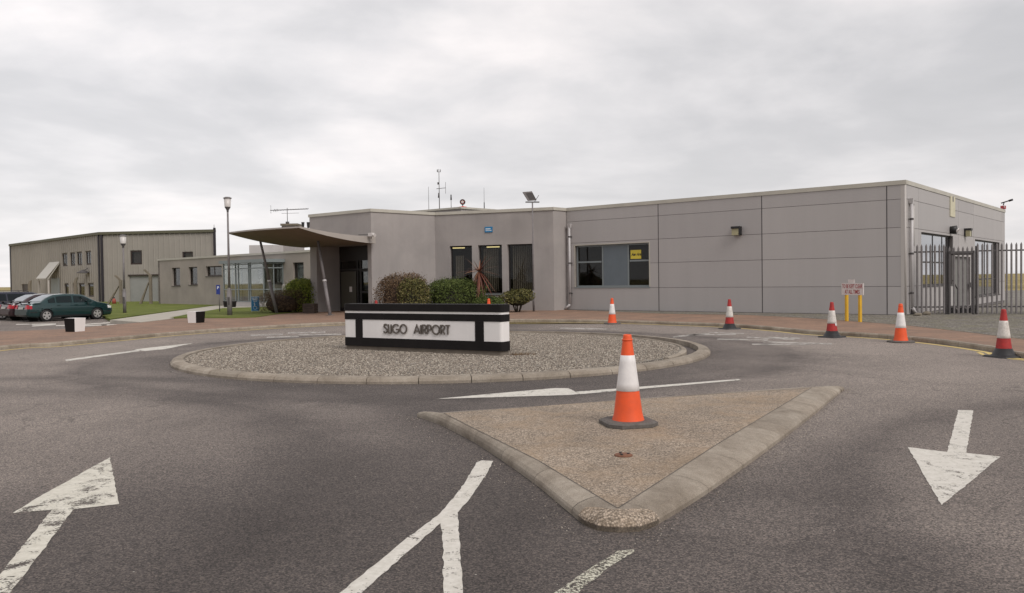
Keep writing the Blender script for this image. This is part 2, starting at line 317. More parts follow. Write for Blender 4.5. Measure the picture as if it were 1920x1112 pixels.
def smoothpath(pts, step, closed=False):
    P = [Vector((p[0], p[1], 0)) for p in pts]; o = []
    for i in range(len(P)-1):
        p0 = P[max(i-1, 0)]; p1 = P[i]; p2 = P[i+1]; p3 = P[min(i+2, len(P)-1)]
        n = max(2, int((p2-p1).length/.1))
        for k in range(n):
            t = k/n; o.append(.5*((2*p1)+(-p0+p2)*t+(2*p0-5*p1+4*p2-p3)*t*t+(-p0+3*p1-3*p2+p3)*t**3))
    o.append(P[-1]); res = [o[0]]; acc = 0
    for a, b in zip(o[:-1], o[1:]):
        d = (b-a).length
        while acc+d >= step:
            t = (step-acc)/d; a = a+(b-a)*t; res.append(a.copy()); d = (b-a).length; acc = 0
        acc += d
    return res
def tang(P, i):
    a = P[max(i-1, 0)]; b = P[min(i+1, len(P)-1)]; t = (b-a).normalized(); return Vector((-t.y, t.x, 0))
def ribbon(mb, pts, w0, w1, z):   # offsets to the left of the path
    P = pts; vs = []
    for i, p in enumerate(P):
        n = tang(P, i); vs += [(p.x+n.x*w0, p.y+n.y*w0, z), (p.x+n.x*w1, p.y+n.y*w1, z)]
    return mb.add(vs, [(2*i+1, 2*i, 2*i+2, 2*i+3) for i in range(len(P)-1)])
def kerbstones(mb, P, prof, gap=.010, per=9):
    # prof: list of (offset, z); stones made of `per` steps each
    m = len(prof); i = 0
    while i < len(P)-1:
        j = min(i+per, len(P)-1); vs = []; jz = random.uniform(-.004, .004)
        for k in range(i, j+1):
            n = tang(P, k); p = P[k].copy()
            if k == i: p = p+(P[k+1]-P[k]).normalized()*gap
            for o_, z in prof: vs.append((p.x+n.x*o_, p.y+n.y*o_, z+(jz if z > .03 else 0)))
        c = j-i+1
        fs = [(a*m+b, (a+1)*m+b, (a+1)*m+b+1, a*m+b+1) for a in range(c-1) for b in range(m-1)]
        fs += [tuple(range(m))[::-1], tuple(range((c-1)*m, c*m))]
        mb.add(vs, fs); i = j
    return mb
# ================================================================== SETTING: ground
def flat(name, poly, z, m, kind='structure', **k):
    mb = MB(); mb.add([(p[0], p[1], z) for p in poly], [tuple(range(len(poly)))])
    o = mb.build(name, m, **k); tag(o, kind=kind)
    import bmesh
    bm = bmesh.new(); bm.from_mesh(o.data); bmesh.ops.triangulate(bm, faces=bm.faces[:]); bmesh.ops.recalc_face_normals(bm, faces=bm.faces[:])
    for f in bm.faces:
        if f.normal.z < 0: f.normal_flip()
    bm.to_mesh(o.data); bm.free(); return o
PZ = .12
flat('ground', [(-3000, -300), (3000, -300), (3000, 4000), (-3000, 4000)], -.05, M['field'])
flat('road', [(-75, -15), (13.8, -15), (14, 8), (12, 17), (10, 30), (-14, 36), (-20, 72), (-75, 72)], 0, M['asphalt'])
flat('apron', [(12, 30), (60, 10), (110, 60), (90, 95), (20, 75)], -.02, M['apron'])
kpx = [(-60, 663), (0, 657), (100, 650), (224, 638.5), (350, 627), (478, 618), (560, 613.2), (640, 609.5), (760, 606), (900, 604.3), (1000, 604), (1148, 606), (1260, 609.5), (1370, 614), (1450, 620), (1520, 627), (1610, 632), (1690, 638), (1780, 648), (1860, 660), (1920, 672)]
kw = [G(x, y) for x, y in kpx]
kw = [Vector((-13.0, -8, 0)), Vector((-13.6, 6, 0)), Vector((-14.6, 15, 0))] + kw[1:] + [Vector((11.9, 13.0, 0)), Vector((12.9, 6, 0)), Vector((13.1, -8, 0))]
KP = smoothpath(kw, .1)
bw_ = [(-13.9, -8), (-14.6, 6), (-15.5, 15)]
# red brick pavement behind the kerb
back = [G(0, 621, PZ), G(121, 617, PZ), G(264, 604, PZ), G(317, 598, PZ), G(352, 596.5, PZ), G(430, 596, PZ), G(480, 594, PZ), G(520, 588.5, PZ), G(565, 584, PZ)]
backR = [G(1240, 588, PZ), G(1400, 590.5, PZ), G(1500, 595.5, PZ), G(1600, 602, PZ), G(1700, 610, PZ), G(1800, 621, PZ), G(1920, 636, PZ)]
front = [(p+tang(KP, i)*.14) for i, p in enumerate(KP)]
kp_in = front[::4]
poly = [(p.x, p.y) for p in kp_in] + [(17.5, -8), (17, 6), (15.0, 16)] + [(p.x, p.y) for p in backR[::-1]] + [(3.2, 44), (-12, 47.5)] + [(p.x, p.y) for p in back[::-1]] + [(-19.5, 19), (-19, 6), (-18, -8)]
def slab(name, poly, z0, z1, m):
    mb = MB(); mb.prism(poly, z0, z1); o = mb.build(name, m, kind='structure'); import bmesh
    bm = bmesh.new(); bm.from_mesh(o.data); bmesh.ops.triangulate(bm, faces=[f for f in bm.faces if len(f.verts) > 4]); bm.to_mesh(o.data); bm.free(); return o
slab('pavement', poly, -.01, PZ-.004, M['brick'])
gs = [(p.x, p.y) for p in backR]
flat('gravel_strip', [(2.9, 43.6)] + gs + [(15.2, 16.2), (30, 14), (34, 30), (17.5, 36.5), (15.6, 33.0)], PZ+.001, M['gravgrey'])
# lawns and concrete path on the left
slab('lawn', [(p.x, p.y) for p in (G(206, 599, .1), G(403, 573, .1), G(440, 572, .1), G(500, 573, .1))] + [(-15, 60), (-26, 78), (-43, 82), (-37, 70)], 0, .13, M['lawn'])
slab('footpath', [(p.x, p.y) for p in (G(206, 600, .14), G(300, 587, .14), G(403, 573, .14), G(440, 571.5, .14), G(500, 573.5, .14), G(470, 576, .14), G(418, 577.5, .14), G(345, 590, .14), G(317, 598, .14), G(264, 604, .14))], 0, .14, M['path'])
slab('grass_verge', [(p.x, p.y) for p in (G(318, 595, .15), G(418, 577.5, .15), G(470, 576, .15), G(540, 573, .15), G(572, 579, .15), G(565, 584, .15), G(520, 588, .15), G(480, 594, .15), G(430, 595.5, .15))], .01, .145, M['lawn'])
# kerb round the outside of the road
mb = MB(); kerbstones(mb, KP, [(0, -.02), (0.0, .085), (.025, PZ), (.14, PZ), (.14, -.02)]); ko = mb.build('kerb', M['kerb'], kind='structure')
mb = MB(); i0 = next(i for i, p in enumerate(KP) if p.x > G(480, 618).x); 
ribbon(mb, KP, -.23, -.09, .004); ribbon(mb, KP[-265:], -.38, -.29, .004)
mb.build('yellow_line', M['yellow'], kind='structure')
# roundabout
def circ(c, r, n, a0=0, a1=360): return [Vector((c[0]+r*math.cos(R(a0+(a1-a0)*k/n)), c[1]+r*math.sin(R(a0+(a1-a0)*k/n)), 0)) for k in range(n+1)]
GC = (RC.x-.20, RC.y-.18); GR = 5.84
mb = MB(); kerbstones(mb, circ(RC, RR, 396), [(0, -.02), (0, .045), (.035, .09), (.10, .112), (.27, .115), (.28, 0)], .014, 9)
mb.build('roundabout_kerb', M['kerb'], kind='structure')
mb = MB(); kerbstones(mb, circ(GC, GR+.12, 130, -32, 100), [(0, -.02), (0, .08), (.03, .10), (.12, .10), (.13, 0)], .012, 9)
mb.build('inner_kerb', M['kerb'], kind='structure')
mb = MB(); mb.prism([(p.x, p.y) for p in circ(GC, GR, 96)[:-1]], 0, .085); mb.build('gravel_bed', M['gravbase'], kind='structure')
# loose pebbles on the bed: nobody could count them
def scatter_stones(name, n, pos_fn, size, z, m, label=None, cat=None):
    t = (1+5**.5)/2
    ico = np.array([(-1, t, 0), (1, t, 0), (-1, -t, 0), (1, -t, 0), (0, -1, t), (0, 1, t), (0, -1, -t), (0, 1, -t), (t, 0, -1), (t, 0, 1), (-t, 0, -1), (-t, 0, 1)])/1.9
    fc = np.array([(0,11,5),(0,5,1),(0,1,7),(0,7,10),(0,10,11),(1,5,9),(5,11,4),(11,10,2),(10,7,6),(7,1,8),(3,9,4),(3,4,2),(3,2,6),(3,6,8),(3,8,9),(4,9,5),(2,4,11),(6,2,10),(8,6,7),(9,8,1)])
    P = pos_fn(n); s = rng.uniform(size[0], size[1], (n, 1, 1)); sc = rng.uniform(.6, 1.1, (n, 1, 3)); a = rng.uniform(0, 6.28, n)
    v = ico[None]*sc*s + rng.normal(0, .12, (n, 12, 3))*s
    v[:, :, 2] *= .7; ca, sa = np.cos(a)[:, None], np.sin(a)[:, None]
    x = v[:, :, 0]*ca-v[:, :, 1]*sa; y = v[:, :, 0]*sa+v[:, :, 1]*ca
    v = np.stack([x+P[:, 0:1], y+P[:, 1:2], v[:, :, 2]+z], -1).reshape(-1, 3)
    f = (fc[None]+np.arange(n)[:, None, None]*12).reshape(-1)
    me = bpy.data.meshes.new(name); me.vertices.add(len(v)); me.vertices.foreach_set('co', v.ravel().astype(np.float32))
    me.loops.add(len(f)); me.loops.foreach_set('vertex_index', f.astype(np.int32)); k = len(f)//3
    me.polygons.add(k); me.polygons.foreach_set('loop_start', (np.arange(k)*3).astype(np.int32)); me.update(calc_edges=True); me.validate()
    me.materials.append(m); o = bpy.data.objects.new(name, me); COL.objects.link(o); return tag(o, label, cat, kind='stuff')
pm, nt, b, g = nodes_mat('pebbles', .85, .3)
nt.links.new(ramp(nt, nt_island(nt), [(0, (.10, .08, .065)), (.35, (.215, .18, .148)), (.7, (.33, .285, .235)), (1, (.52, .47, .40))]), b.inputs['Base Color'])
def disc(n):
    r = GR*np.sqrt(rng.uniform(0, .985, n)); a = rng.uniform(0, 2*math.pi, n); return np.stack([GC[0]+r*np.cos(a), GC[1]+r*np.sin(a)], -1)
scatter_stones('gravel', 72000, disc, (.009, .020), .088, pm, 'loose beige and grey gravel filling the round traffic island', 'gravel')
# triangular island
outer_px = [(782, 781), (800, 772), (860, 767.5), (1000, 759.5), (1200, 744), (1350, 732.5), (1480, 723.5), (1545, 720.5), (1578, 723), (1582, 731), (1530, 775), (1430, 852), (1320, 930), (1226, 988), (1198, 997), (1160, 999), (1120, 995), (1096, 985), (1060, 955), (1010, 913), (955, 873), (890, 830), (830, 799)]
ow = [G(x, y, .10 if 1 <= i <= 8 else 0) for i, (x, y) in enumerate(outer_px)]
CI = Vector((sum(p.x for p in ow)/len(ow), sum(p.y for p in ow)/len(ow), 0))
def densify(P, closed=True):
    o = []; n = len(P)
    for i in range(n):
        p0, p1, p2, p3 = P[i-1], P[i], P[(i+1) % n], P[(i+2) % n]; k = max(1, int((p2-p1).length/.12))
        for j in range(k):
            t = j/k; q = .5*((2*p1)+(-p0+p2)*t+(2*p0-5*p1+4*p2-p3)*t*t+(-p0+3*p1-3*p2+p3)*t**3)
            lin = p1.lerp(p2, t); o.append(lin.lerp(q, .6))
    return o
OW = densify(ow)
inner_w = [G(862, 774, .12), G(1100, 758, .12), G(1350, 736, .12), G(1505, 727, .12), G(1160, 953, .12)]
# inner triangle corners (aggregate infill)
iA, iB, iC = G(832, 775, .12), G(1522, 727, .12), G(1158, 951, .13)
inl = [iA, G(1100, 755, .12), iB, G(1350, 828, .13), iC, G(1010, 862, .13)]
def nearest_on(poly, p):
    best = None
    for i in range(len(poly)):
        a, b_ = poly[i], poly[(i+1) % len(poly)]; ab = b_-a; t = max(0, min(1, (p-a).dot(ab)/ab.length_squared)); q = a+ab*t
        if best is None or (q-p).length < best[1]: best = (q, (q-p).length)
    return best[0]
for q in inl: q.z = 0
INN = [nearest_on(inl, p) for p in OW]
NO = len(OW)
rings = [(0, -.02), (0, .035), (.05, .055), (.25, .085), (.6, .108), (1, .122)]
# split the kerb into cast stones
mb = MB(); acc = 0; starts = [0]
for i in range(NO):
    acc += (OW[(i+1) % NO]-OW[i]).length
    if acc > .92: starts.append(i+1); acc = 0
if NO-starts[-1] < 4: starts.pop()
starts.append(NO)
for a, b_ in zip(starts[:-1], starts[1:]):
    vs = []; c = b_-a+1; m = len(rings)
    for k in range(a, b_+1):
        p = OW[k % NO]; q = INN[k % NO]
        if k == a: d = (OW[(k+1) % NO]-p); p = p+d*.05; q = q+(INN[(k+1) % NO]-q)*.05
        for t, z in rings: r_ = p.lerp(q, t); vs.append((r_.x, r_.y, z))
    fs = [(x*m+y, (x+1)*m+y, (x+1)*m+y+1, x*m+y+1) for x in range(c-1) for y in range(m-1)]
    mb.add(vs, fs)
mb.build('island_kerb', M['kerb'], kind='structure')
tipc = G(1160, 999); idx = [i for i in range(NO) if (OW[i]-tipc).length < .44]
tiprun = sorted(idx); mb = MB(); vs = []; tr_ = [(0, .0), (0, .037), (.05, .059), (.25, .089), (.6, .112), (.9, .124)]
for k, i in enumerate(tiprun):
    e = math.sin(math.pi*k/max(1, len(tiprun)-1))
    for t, z in tr_: q_ = OW[i].lerp(INN[i], t*(.35+.65*e)); vs.append((q_.x, q_.y, float(np.interp(t*(.35+.65*e), [a for a, b_ in rings[1:]], [b_ for a, b_ in rings[1:]]))+.005 if t or z > .01 else -.02))
m = len(tr_); mb.add(vs, [(x*m+y, (x+1)*m+y, (x+1)*m+y+1, x*m+y+1) for x in range(len(tiprun)-1) for y in range(m-1)])
mb.build('island_corner', M['agg'], kind='structure')
flat('island_joint', [(p.x, p.y) for p in OW], .02, M['joint'])
io = [iA.lerp(CI, .01), inl[1], iB, inl[3], iC, inl[5]]
flat('island_paving', [(p.x, p.y) for p in inl], .121, M['agg'])
def kerb_side(n):
    k = n//2; a = rng.uniform(0, 2*math.pi, k); r_ = RR+.03+np.abs(rng.normal(0, .22, k)); A_ = np.stack([RC.x+r_*np.cos(a), RC.y+r_*np.sin(a)], -1)
    P_ = np.array([[p.x, p.y] for p in OW]); i = rng.integers(0, len(P_), n-k); c = P_.mean(0); d = P_[i]-c; d /= np.linalg.norm(d, axis=1, keepdims=True)
    return np.concatenate([A_, P_[i]+rng.normal(0, .06, (n-k, 2))+d*(.12+np.abs(rng.normal(0, .14, (n-k, 1))))])
scatter_stones('kerbside_grit', 2200, kerb_side, (.002, .007), .004, pm, 'scattered small stones and grit washed against the kerbs', 'grit')
mb = MB()
for a, b_ in zip(inl, inl[1:]+inl[:1]):
    d_ = (b_-a).normalized(); n_ = Vector((-d_.y, d_.x, 0))*.006; mb.add([(q.x, q.y, .1225) for q in (a-n_, b_-n_, b_+n_, a+n_)], [(0, 1, 2, 3)])
mb.build('island_joint_line', mat('mortar_gap', (.10, .085, .07), .9, .5, 5), kind='structure')
# ------------------------------------------------------------------ road markings
def mark(name, polys, m, z=.004):
    mb = MB(); import bmesh
    for pl in polys:
        P = [G(x, y) for x, y in pl]; Q_ = []
        for a_, b_ in zip(P, P[1:]+P[:1]):
            k_ = max(1, min(40, int((b_-a_).length/.07))); j_ = .006 if (b_-a_).length > .2 else 0
            for i_ in range(k_): q_ = a_.lerp(b_, i_/k_); Q_.append((q_.x+(random.uniform(-j_, j_) if i_ else 0), q_.y+(random.uniform(-j_, j_) if i_ else 0), z))
        mb.add(Q_, [tuple(range(len(Q_)))])
    o = mb.build(name, m, kind='structure'); bm = bmesh.new(); bm.from_mesh(o.data); bmesh.ops.triangulate(bm, faces=bm.faces[:])
    for f in bm.faces:
        if f.normal.z < 0: f.normal_flip()
    bm.to_mesh(o.data); bm.free(); return o
mark('road_arrow', [[(1797, 769), (1825, 770), (1812, 850), (1776, 848)], [(1702, 839), (1776, 848), (1812, 850), (1876, 857), (1766, 948)]], M['white'])
mark('road_arrow', [[(206, 858), (223, 946), (137, 956), (97, 957), (24, 963), (60, 940)], [(97, 957), (137, 956), (75, 1040), (20, 1112), (-40, 1180), (-90, 1180), (0, 1078)]], M['worn'])
mark('road_arrow', [[(815, 748.5), (1040, 728), (1066, 728.5), (1088, 739), (1070, 741)], [(1078, 735), (1385, 711), (1389, 713), (1088, 739.5)]], M['white'])
mark('road_arrow', [[(122, 674.5), (262, 656), (262, 658.5), (124, 677.5)], [(252, 655.5), (300, 650), (362, 643.5), (310, 655), (270, 658.5)]], M['white'])
mark('road_arrow', [[(1050, 614.5), (1105, 615.5), (1170, 617.5), (1105, 618), (1050, 617)]], M['faded'])
mark('road_line', [[(893, 868), (903, 864), (925, 865), (912, 890), (895, 915), (878, 940), (858, 962), (860, 990), (868, 1112), (880, 1240), (838, 1240), (832, 1112), (830, 1000), (826, 982), (760, 1040), (690, 1102), (600, 1190), (520, 1190), (638, 1112), (700, 1062), (760, 1012), (820, 968), (850, 935), (872, 905), (885, 882)]], M['white'])
mark('road_line', [[(1158, 1034), (1188, 1031), (1190, 1035), (1140, 1066), (1085, 1112), (1010, 1180), (960, 1180), (1040, 1112), (1110, 1064)]], M['dash'])
def strip(a, b_, w=1.2): return [(a[0], a[1]-w), (b_[0], b_[1]-w), (b_[0], b_[1]+w), (a[0], a[1]+w)]
mark('road_lettering', [strip((1262, 632), (1330, 625)), strip((1330, 623.5), (1395, 625.5), .8), strip((1290, 628), (1380, 627)), strip((1345, 636), (1440, 638)), strip((1400, 632.5), (1490, 637), .9), strip((1430, 641), (1560, 645), 1.2), strip((1410, 645.5), (1520, 646)), strip((1440, 633), (1500, 634.5)),
    strip((470, 629), (530, 627)), strip((500, 633), (560, 631)), strip((560, 628), (640, 627)), strip((540, 624.5), (610, 623)), strip((585, 633), (640, 631.5))], M['faded'])
mark('parking_line', [strip((55, 608.5), (105, 607.5), .8), strip((60, 611.5), (105, 608.5), .8), strip((105, 610.5), (125, 610.5), .8), strip((158, 608.5), (240, 603), .8), strip((158, 611), (200, 609.2), .8), strip((190, 609.8), (218, 608.8), .8), strip((30, 608.5), (60, 608), .6), strip((242, 604.5), (262, 603.5), .8)], M['white'])
exec_parts = True
# ================================================================== WALLS
class Wall:
    def __init__(s, a, b, ref=(0, 0)):
        s.a = Vector((a[0], a[1])); s.b = Vector((b[0], b[1])); s.d = (s.b-s.a); s.L = s.d.length; s.d.normalize()
        s.n = Vector((s.d.y, -s.d.x)); mid = (s.a+s.b)/2
        if s.n.dot(Vector(ref)-mid) < 0: s.n = -s.n
    def pt(s, u, z, o=0): p = s.a+s.d*u+s.n*o; return Vector((p.x, p.y, z))
    def uv(s, px, py, o=0):
        d = ray(px, py); a = s.a+s.n*o
        # CP + t d lies on plane
        t = (a-Vector((CP.x, CP.y))).dot(s.n)/Vector((d.x, d.y)).dot(s.n); q = CP+d*t
        return (Vector((q.x, q.y))-s.a).dot(s.d), q.z
    def rect(s, x0, y0, x1, y1, o=0):
        u0, z1 = s.uv(x0, y0, o); u1, z0 = s.uv(x1, y1, o); ua, za = s.uv(x1, y0, o); ub, zb = s.uv(x0, y1, o)
        return (u0, u1, (z0+zb)/2, (z1+za)/2)
    def box(s, mb, u0, u1, z0, z1, o0, o1):
        mb.box8([s.pt(u0, z0, o1), s.pt(u1, z0, o1), s.pt(u1, z0, o0), s.pt(u0, z0, o0), s.pt(u0, z1, o1), s.pt(u1, z1, o1), s.pt(u1, z1, o0), s.pt(u0, z1, o0)])
def wallmesh(wl, z0, z1, openings, thick=.3, mb=None, u0=0, u1=None):
    mb = mb or MB(); u1 = wl.L if u1 is None else u1
    us = sorted({u0, u1, *[o[0] for o in openings], *[o[1] for o in openings]}); zs = sorted({z0, z1, *[o[2] for o in openings], *[o[3] for o in openings]})
    us = [u for u in us if u0-1e-6 <= u <= u1+1e-6]
    inside = lambda u, z: any(o[0] < u < o[1] and o[2] < z < o[3] for o in openings)
    for a, b in zip(us[:-1], us[1:]):
        for c, d in zip(zs[:-1], zs[1:]):
            if inside((a+b)/2, (c+d)/2): continue
            mb.quad(wl.pt(a, c), wl.pt(b, c), wl.pt(b, d), wl.pt(a, d))
            mb.quad(wl.pt(a, c, -thick), wl.pt(a, d, -thick), wl.pt(b, d, -thick), wl.pt(b, c, -thick))
    for a, b, c, d in openings:
        for p, q in (((a, c), (b, c)), ((b, c), (b, d)), ((b, d), (a, d)), ((a, d), (a, c))):
            mb.quad(wl.pt(*p), wl.pt(*q), wl.pt(*q, -thick), wl.pt(*p, -thick))
    mb.quad(wl.pt(u0, z1), wl.pt(u1, z1), wl.pt(u1, z1, -thick), wl.pt(u0, z1, -thick))
    mb.quad(wl.pt(u0, z0), wl.pt(u0, z1), wl.pt(u0, z1, -thick), wl.pt(u0, z0, -thick)); mb.quad(wl.pt(u1, z0), wl.pt(u1, z1), wl.pt(u1, z1, -thick), wl.pt(u1, z0, -thick))
    return mb
def window(wl, r, parent, fm, gm, fw=.06, mull=(), trans=(), rec=.12, sill=True, name='window', sillm=None, blind=None, bm=None):
    a, b, c, d = r; mb = MB(); o0, o1 = -rec-.05, -rec
    e = .002
    wl.box(mb, a+e, a+fw, c+e, d-e, o0, o1); wl.box(mb, b-fw, b-e, c+e, d-e, o0, o1)
    wl.box(mb, a+fw, b-fw, c+e, c+fw, o0, o1-.002); wl.box(mb, a+fw, b-fw, d-fw, d-e, o0, o1-.002)
    for m in mull: wl.box(mb, a+m*(b-a)-fw/2, a+m*(b-a)+fw/2, c+fw, d-fw, o0, o1-.004)
    for t in trans:
        tz, t0, t1 = t if isinstance(t, tuple) else (t, 0, 1)
        wl.box(mb, a+t0*(b-a)+fw, a+t1*(b-a)-fw, c+tz*(d-c)-fw/2, c+tz*(d-c)+fw/2, o0, o1-.006)
    w_ = mb.build(name, fm, parent)
    g_ = MB(); wl.box(g_, a+fw*.5, b-fw*.5, c+fw*.5, d-fw*.5, -rec-.03, -rec-.022); g_.build('glass', gm, w_)
    if sill: s_ = MB(); wl.box(s_, a-.05, b+.05, c-.05, c-.002, -rec, .06); s_.build('sill', sillm or fm, w_)
    if blind:
        k = MB(); n, b0, b1, bz0, bz1 = blind
        for i in range(n):
            u = a+(b-a)*(b0+(b1-b0)*(i+.5)/n); ww = (b-a)*(b1-b0)/n*.24
            p = [wl.pt(u-ww, c+(d-c)*bz0, -rec-.20), wl.pt(u+ww, c+(d-c)*bz0, -rec-.26), wl.pt(u+ww, c+(d-c)*bz1, -rec-.26), wl.pt(u-ww, c+(d-c)*bz1, -rec-.20)]
            k.quad(*p)
        k.build('blind', bm or M['blind'], w_)
    return w_
ZR = 5.5
A = T(580, 404, ZR); B = T(695, 393, ZR); C = T(815, 400, ZR); D_ = T(1037, 390, ZR); E = T(1062, 392, ZR); P2 = T(1697, 340, ZR); Q = T(1883, 395, ZR)
TB = thing('terminal_building', (0, 45, 0), 'low grey flat-roofed terminal building with rendered entrance block and clad right wing', 'building', absolute=True)
# ---- right wing
wf = Wall(E, P2); we = Wall(P2, Q)
win = wf.rect(1079, 458, 1218, 538); 
# keep the opening level: average the corner heights
wfm = wallmesh(wf, 0, ZR, [win], .3)
er1 = we.rect(1726, 436, 1786, 535); er1 = (er1[0], er1[1], 1.25, 3.55); 
er2 = (we.uv(1827, 500)[0], we.uv(1873, 500)[0], .55, 3.55)
dr = (we.uv(1789, 500)[0], we.uv(1818, 500)[0], .15, 2.6)
wallmesh(we, 0, ZR, [er1, er2, dr], .3, wfm); wfm.build('backing_wall', M['joint'], TB)
def panels(wl, vj, zj, opens, name):
    mb = MB(); g = .0085
    for a, b in zip(vj[:-1], vj[1:]):
        for c, d in zip(zj[:-1], zj[1:]):
            cut = [o for o in opens if o[0] < b-g and o[1] > a+g and o[2] < d-g and o[3] > c+g]
            us = sorted({a+g, b-g, *[min(max(x, a+g), b-g) for o in cut for x in o[:2]]}); zs = sorted({c+g, d-g, *[min(max(x, c+g), d-g) for o in cut for x in o[2:]]})
            for p, q in zip(us[:-1], us[1:]):
                for r, s_ in zip(zs[:-1], zs[1:]):
                    if any(o[0] < (p+q)/2 < o[1] and o[2] < (r+s_)/2 < o[3] for o in cut): continue
                    wl.box(mb, p, q, r, s_, .002, .03)
    return mb.build(name, M['clad'], TB)
ZJ = [.13, 1.28, 2.5, 3.66, 4.8, ZR-.12]
vj = [0.02, wf.uv(1235, 480)[0], wf.uv(1429, 480)[0], wf.uv(1663, 480)[0], wf.L-.02]
panels(wf, vj, ZJ, [win], 'cladding')
vje = [0.0, .12, we.uv(1721, 450)[0], we.uv(1796, 450)[0], we.uv(1824, 450)[0], we.uv(1877, 450)[0], we.L]
panels(we, vje, [.13, 1.28, 3.66, 4.8, ZR-.12], [er1, er2, dr], 'cladding')
# wider dark vertical joints with a cover strip, base flashing, window surround
for u in vj[1:4]: mb = MB(); wf.box(mb, u-.012, u+.03, .1, ZR-.13, .0, .033); mb.build('joint_strip', M['dsteel'], TB)
mb = MB(); wf.box(mb, 0, wf.L-.05, .06, .125, .0, .06); mb.build('base_flashing', M['steel'], TB)
mb = MB(); wf.box(mb, win[0]-.06, win[1]+.06, win[3], win[3]+.05, .0, .045); wf.box(mb, win[0]-.06, win[0], win[2], win[3]-.002, .0, .042); wf.box(mb, win[1], win[1]+.06, win[2], win[3]-.002, .0, .042)
mb.build('window_surround', M['coping'], TB)
m0 = (wf.uv(1128, 500)[0]-win[0])/(win[1]-win[0]); m1 = (wf.uv(1176, 500)[0]-win[0])/(win[1]-win[0])
wo = window(wf, win, TB, M['wframe'], M['glass'], .08, (m0, m1), ((.60, 0, m0), (.60, m1, 1)), .1, True)
mb = MB(); wf.box(mb, win[0]+m0*(win[1]-win[0])+.05, win[0]+m1*(win[1]-win[0])-.05, win[2]+.085, win[3]-.085, -.125, -.11); mb.build('infill_panel', M['bluepanel'], wo)
# yellow poster in the window
pu0, pz1 = wf.uv(1180, 469); pu1, pz0 = wf.uv(1200, 485)
POST = (pu0, pu1, pz0, pz1)
window(we, er1, TB, M['dframe'], M['skyglass'], .07, (.45, .75), (.45,), .12)
window(we, er2, TB, M['dframe'], M['skyglass'], .07, (.5,), (.3,), .12)
mb = MB(); we.box(mb, dr[0]+.01, dr[1]-.01, dr[2], dr[3]-.01, -.15, -.1); dd = mb.build('door', M['door'], TB)
mb = MB(); we.box(mb, dr[1]-.2, dr[1]-.14, 1.0, 1.25, -.1, -.05); mb.build('handle', M['steel'], dd)
# corner trim
mb = MB(); mb.cyl((P2.x, P2.y, .1), (P2.x, P2.y, ZR-.12), .045, n=10); wf.box(mb, wf.L-.16, wf.L-.02, .1, ZR-.13, .0, .036); mb.build('corner_trim', M['trim'], TB)
# ---- rendered blocks
wab = Wall(A, B); wbc = Wall(B, C); wcd = Wall(C, D_, (0, 20)); wde = Wall(D_, E, (20, 20))
wins = [wcd.rect(843, 461, 886, 547), wcd.rect(896, 459, 942, 547.5), wcd.rect(951, 457, 999, 547)]
wins = [(a, b, 1.02, 3.66) for a, b, c, d in wins]
mb = MB()
e0 = wab.uv(594, 500)[0]; e1 = wab.uv(690, 500)[0]
entry = (e0, e1, 0.0, 3.74)
wallmesh(wab, 0, ZR, [entry], .35, mb); wallmesh(wbc, 0, ZR, [], .35, mb); wallmesh(wcd, 0, ZR, wins, .35, mb); wallmesh(wde, 0, ZR, [], .35, mb)
mb.build('rendered_wall', M['render'], TB)
for k, r in enumerate(wins):
    window(wcd, r, TB, M['dframe'], M['glass'], .07, (), (), .2, True, sillm=M['wframe'], blind=((5, .12, .5, .05, .8), (8, .1, .75, .05, .93), (11, .1, .95, .05, .97))[k])
# recessed entrance: side walls, back glazing and doors
rb = wab.n*-1
mb = MB(); wab.box(mb, e0-.02, e0+.0, 0, 3.6, -2.0, -.34); 
mb2 = MB(); wab.box(mb2, e0-.30, e0-.001, 0, 3.755, -2.2, -.352); wab.box(mb2, e1+.001, e1+.3, 0, 3.755, -2.2, -.352); wab.box(mb2, e0-.3, e1+.3, 3.76, 3.9, -2.2, -.352); mb2.build('porch_wall', M['render'], TB)
ew = Wall(wab.pt(e0, 0, -1.6).xy, wab.pt(e1, 0, -1.6).xy)
Ls = ew.L
gl = MB(); fr = MB()
for a, b in ((0.02, .30), (.30, .36), (.36, .62), (.62, .9)): pass
ds = MB(); 
ew.box(fr, .0, Ls, 2.95, 3.75, -.08, 0)
for u in (.03, Ls*.36, Ls*.42, Ls*.70, Ls-.05): ew.box(fr, u-.05, u+.05, .13, 2.95, -.08, .0)
ew.box(fr, .08, Ls-.1, .13, .30, -.07, -.01); ew.box(fr, .08, Ls-.1, 2.4, 2.5, -.07, -.01)
fo = fr.build('entrance_frame', M['dframe'], TB)
ew.box(gl, .08, Ls-.1, .30, 2.95, -.05, -.04); gl.build('glass', M['glass'], fo)
for k, u in enumerate((Ls*.42, Ls*.70)):
    dmb = MB(); wd = Ls*.27
    ew.box(dmb, u+.06, u+.12, .32, 2.4, -.02, .03); ew.box(dmb, u+wd-.08, u+wd-.02, .32, 2.4, -.02, .03); ew.box(dmb, u+.12, u+wd-.08, 1.15, 1.25, -.02, .028); ew.box(dmb, u+.12, u+wd-.08, 2.32, 2.4, -.02, .028)
    d_ = dmb.build('door', M['dframe'], TB); h_ = MB(); uu = u+wd-.12 if k == 0 else u+.14
    ew.box(h_, uu, uu+.04, 1.3, 1.9, .03, .06); h_.build('handle', M['steel'], d_)
    n_ = MB(); 
    for (x, z, ww, hh) in (((wd-.45, 1.25, .16, .26),) if k == 0 else ((.2, 1.25, .18, .26), (.38, 1.9, .3, .3), (.42, 1.5, .28, .3), (.42, 1.1, .24, .3))): ew.box(n_, u+x, u+x+ww, z, z+hh, .005, .012)
    n_.build('notice', M['signw'], d_)
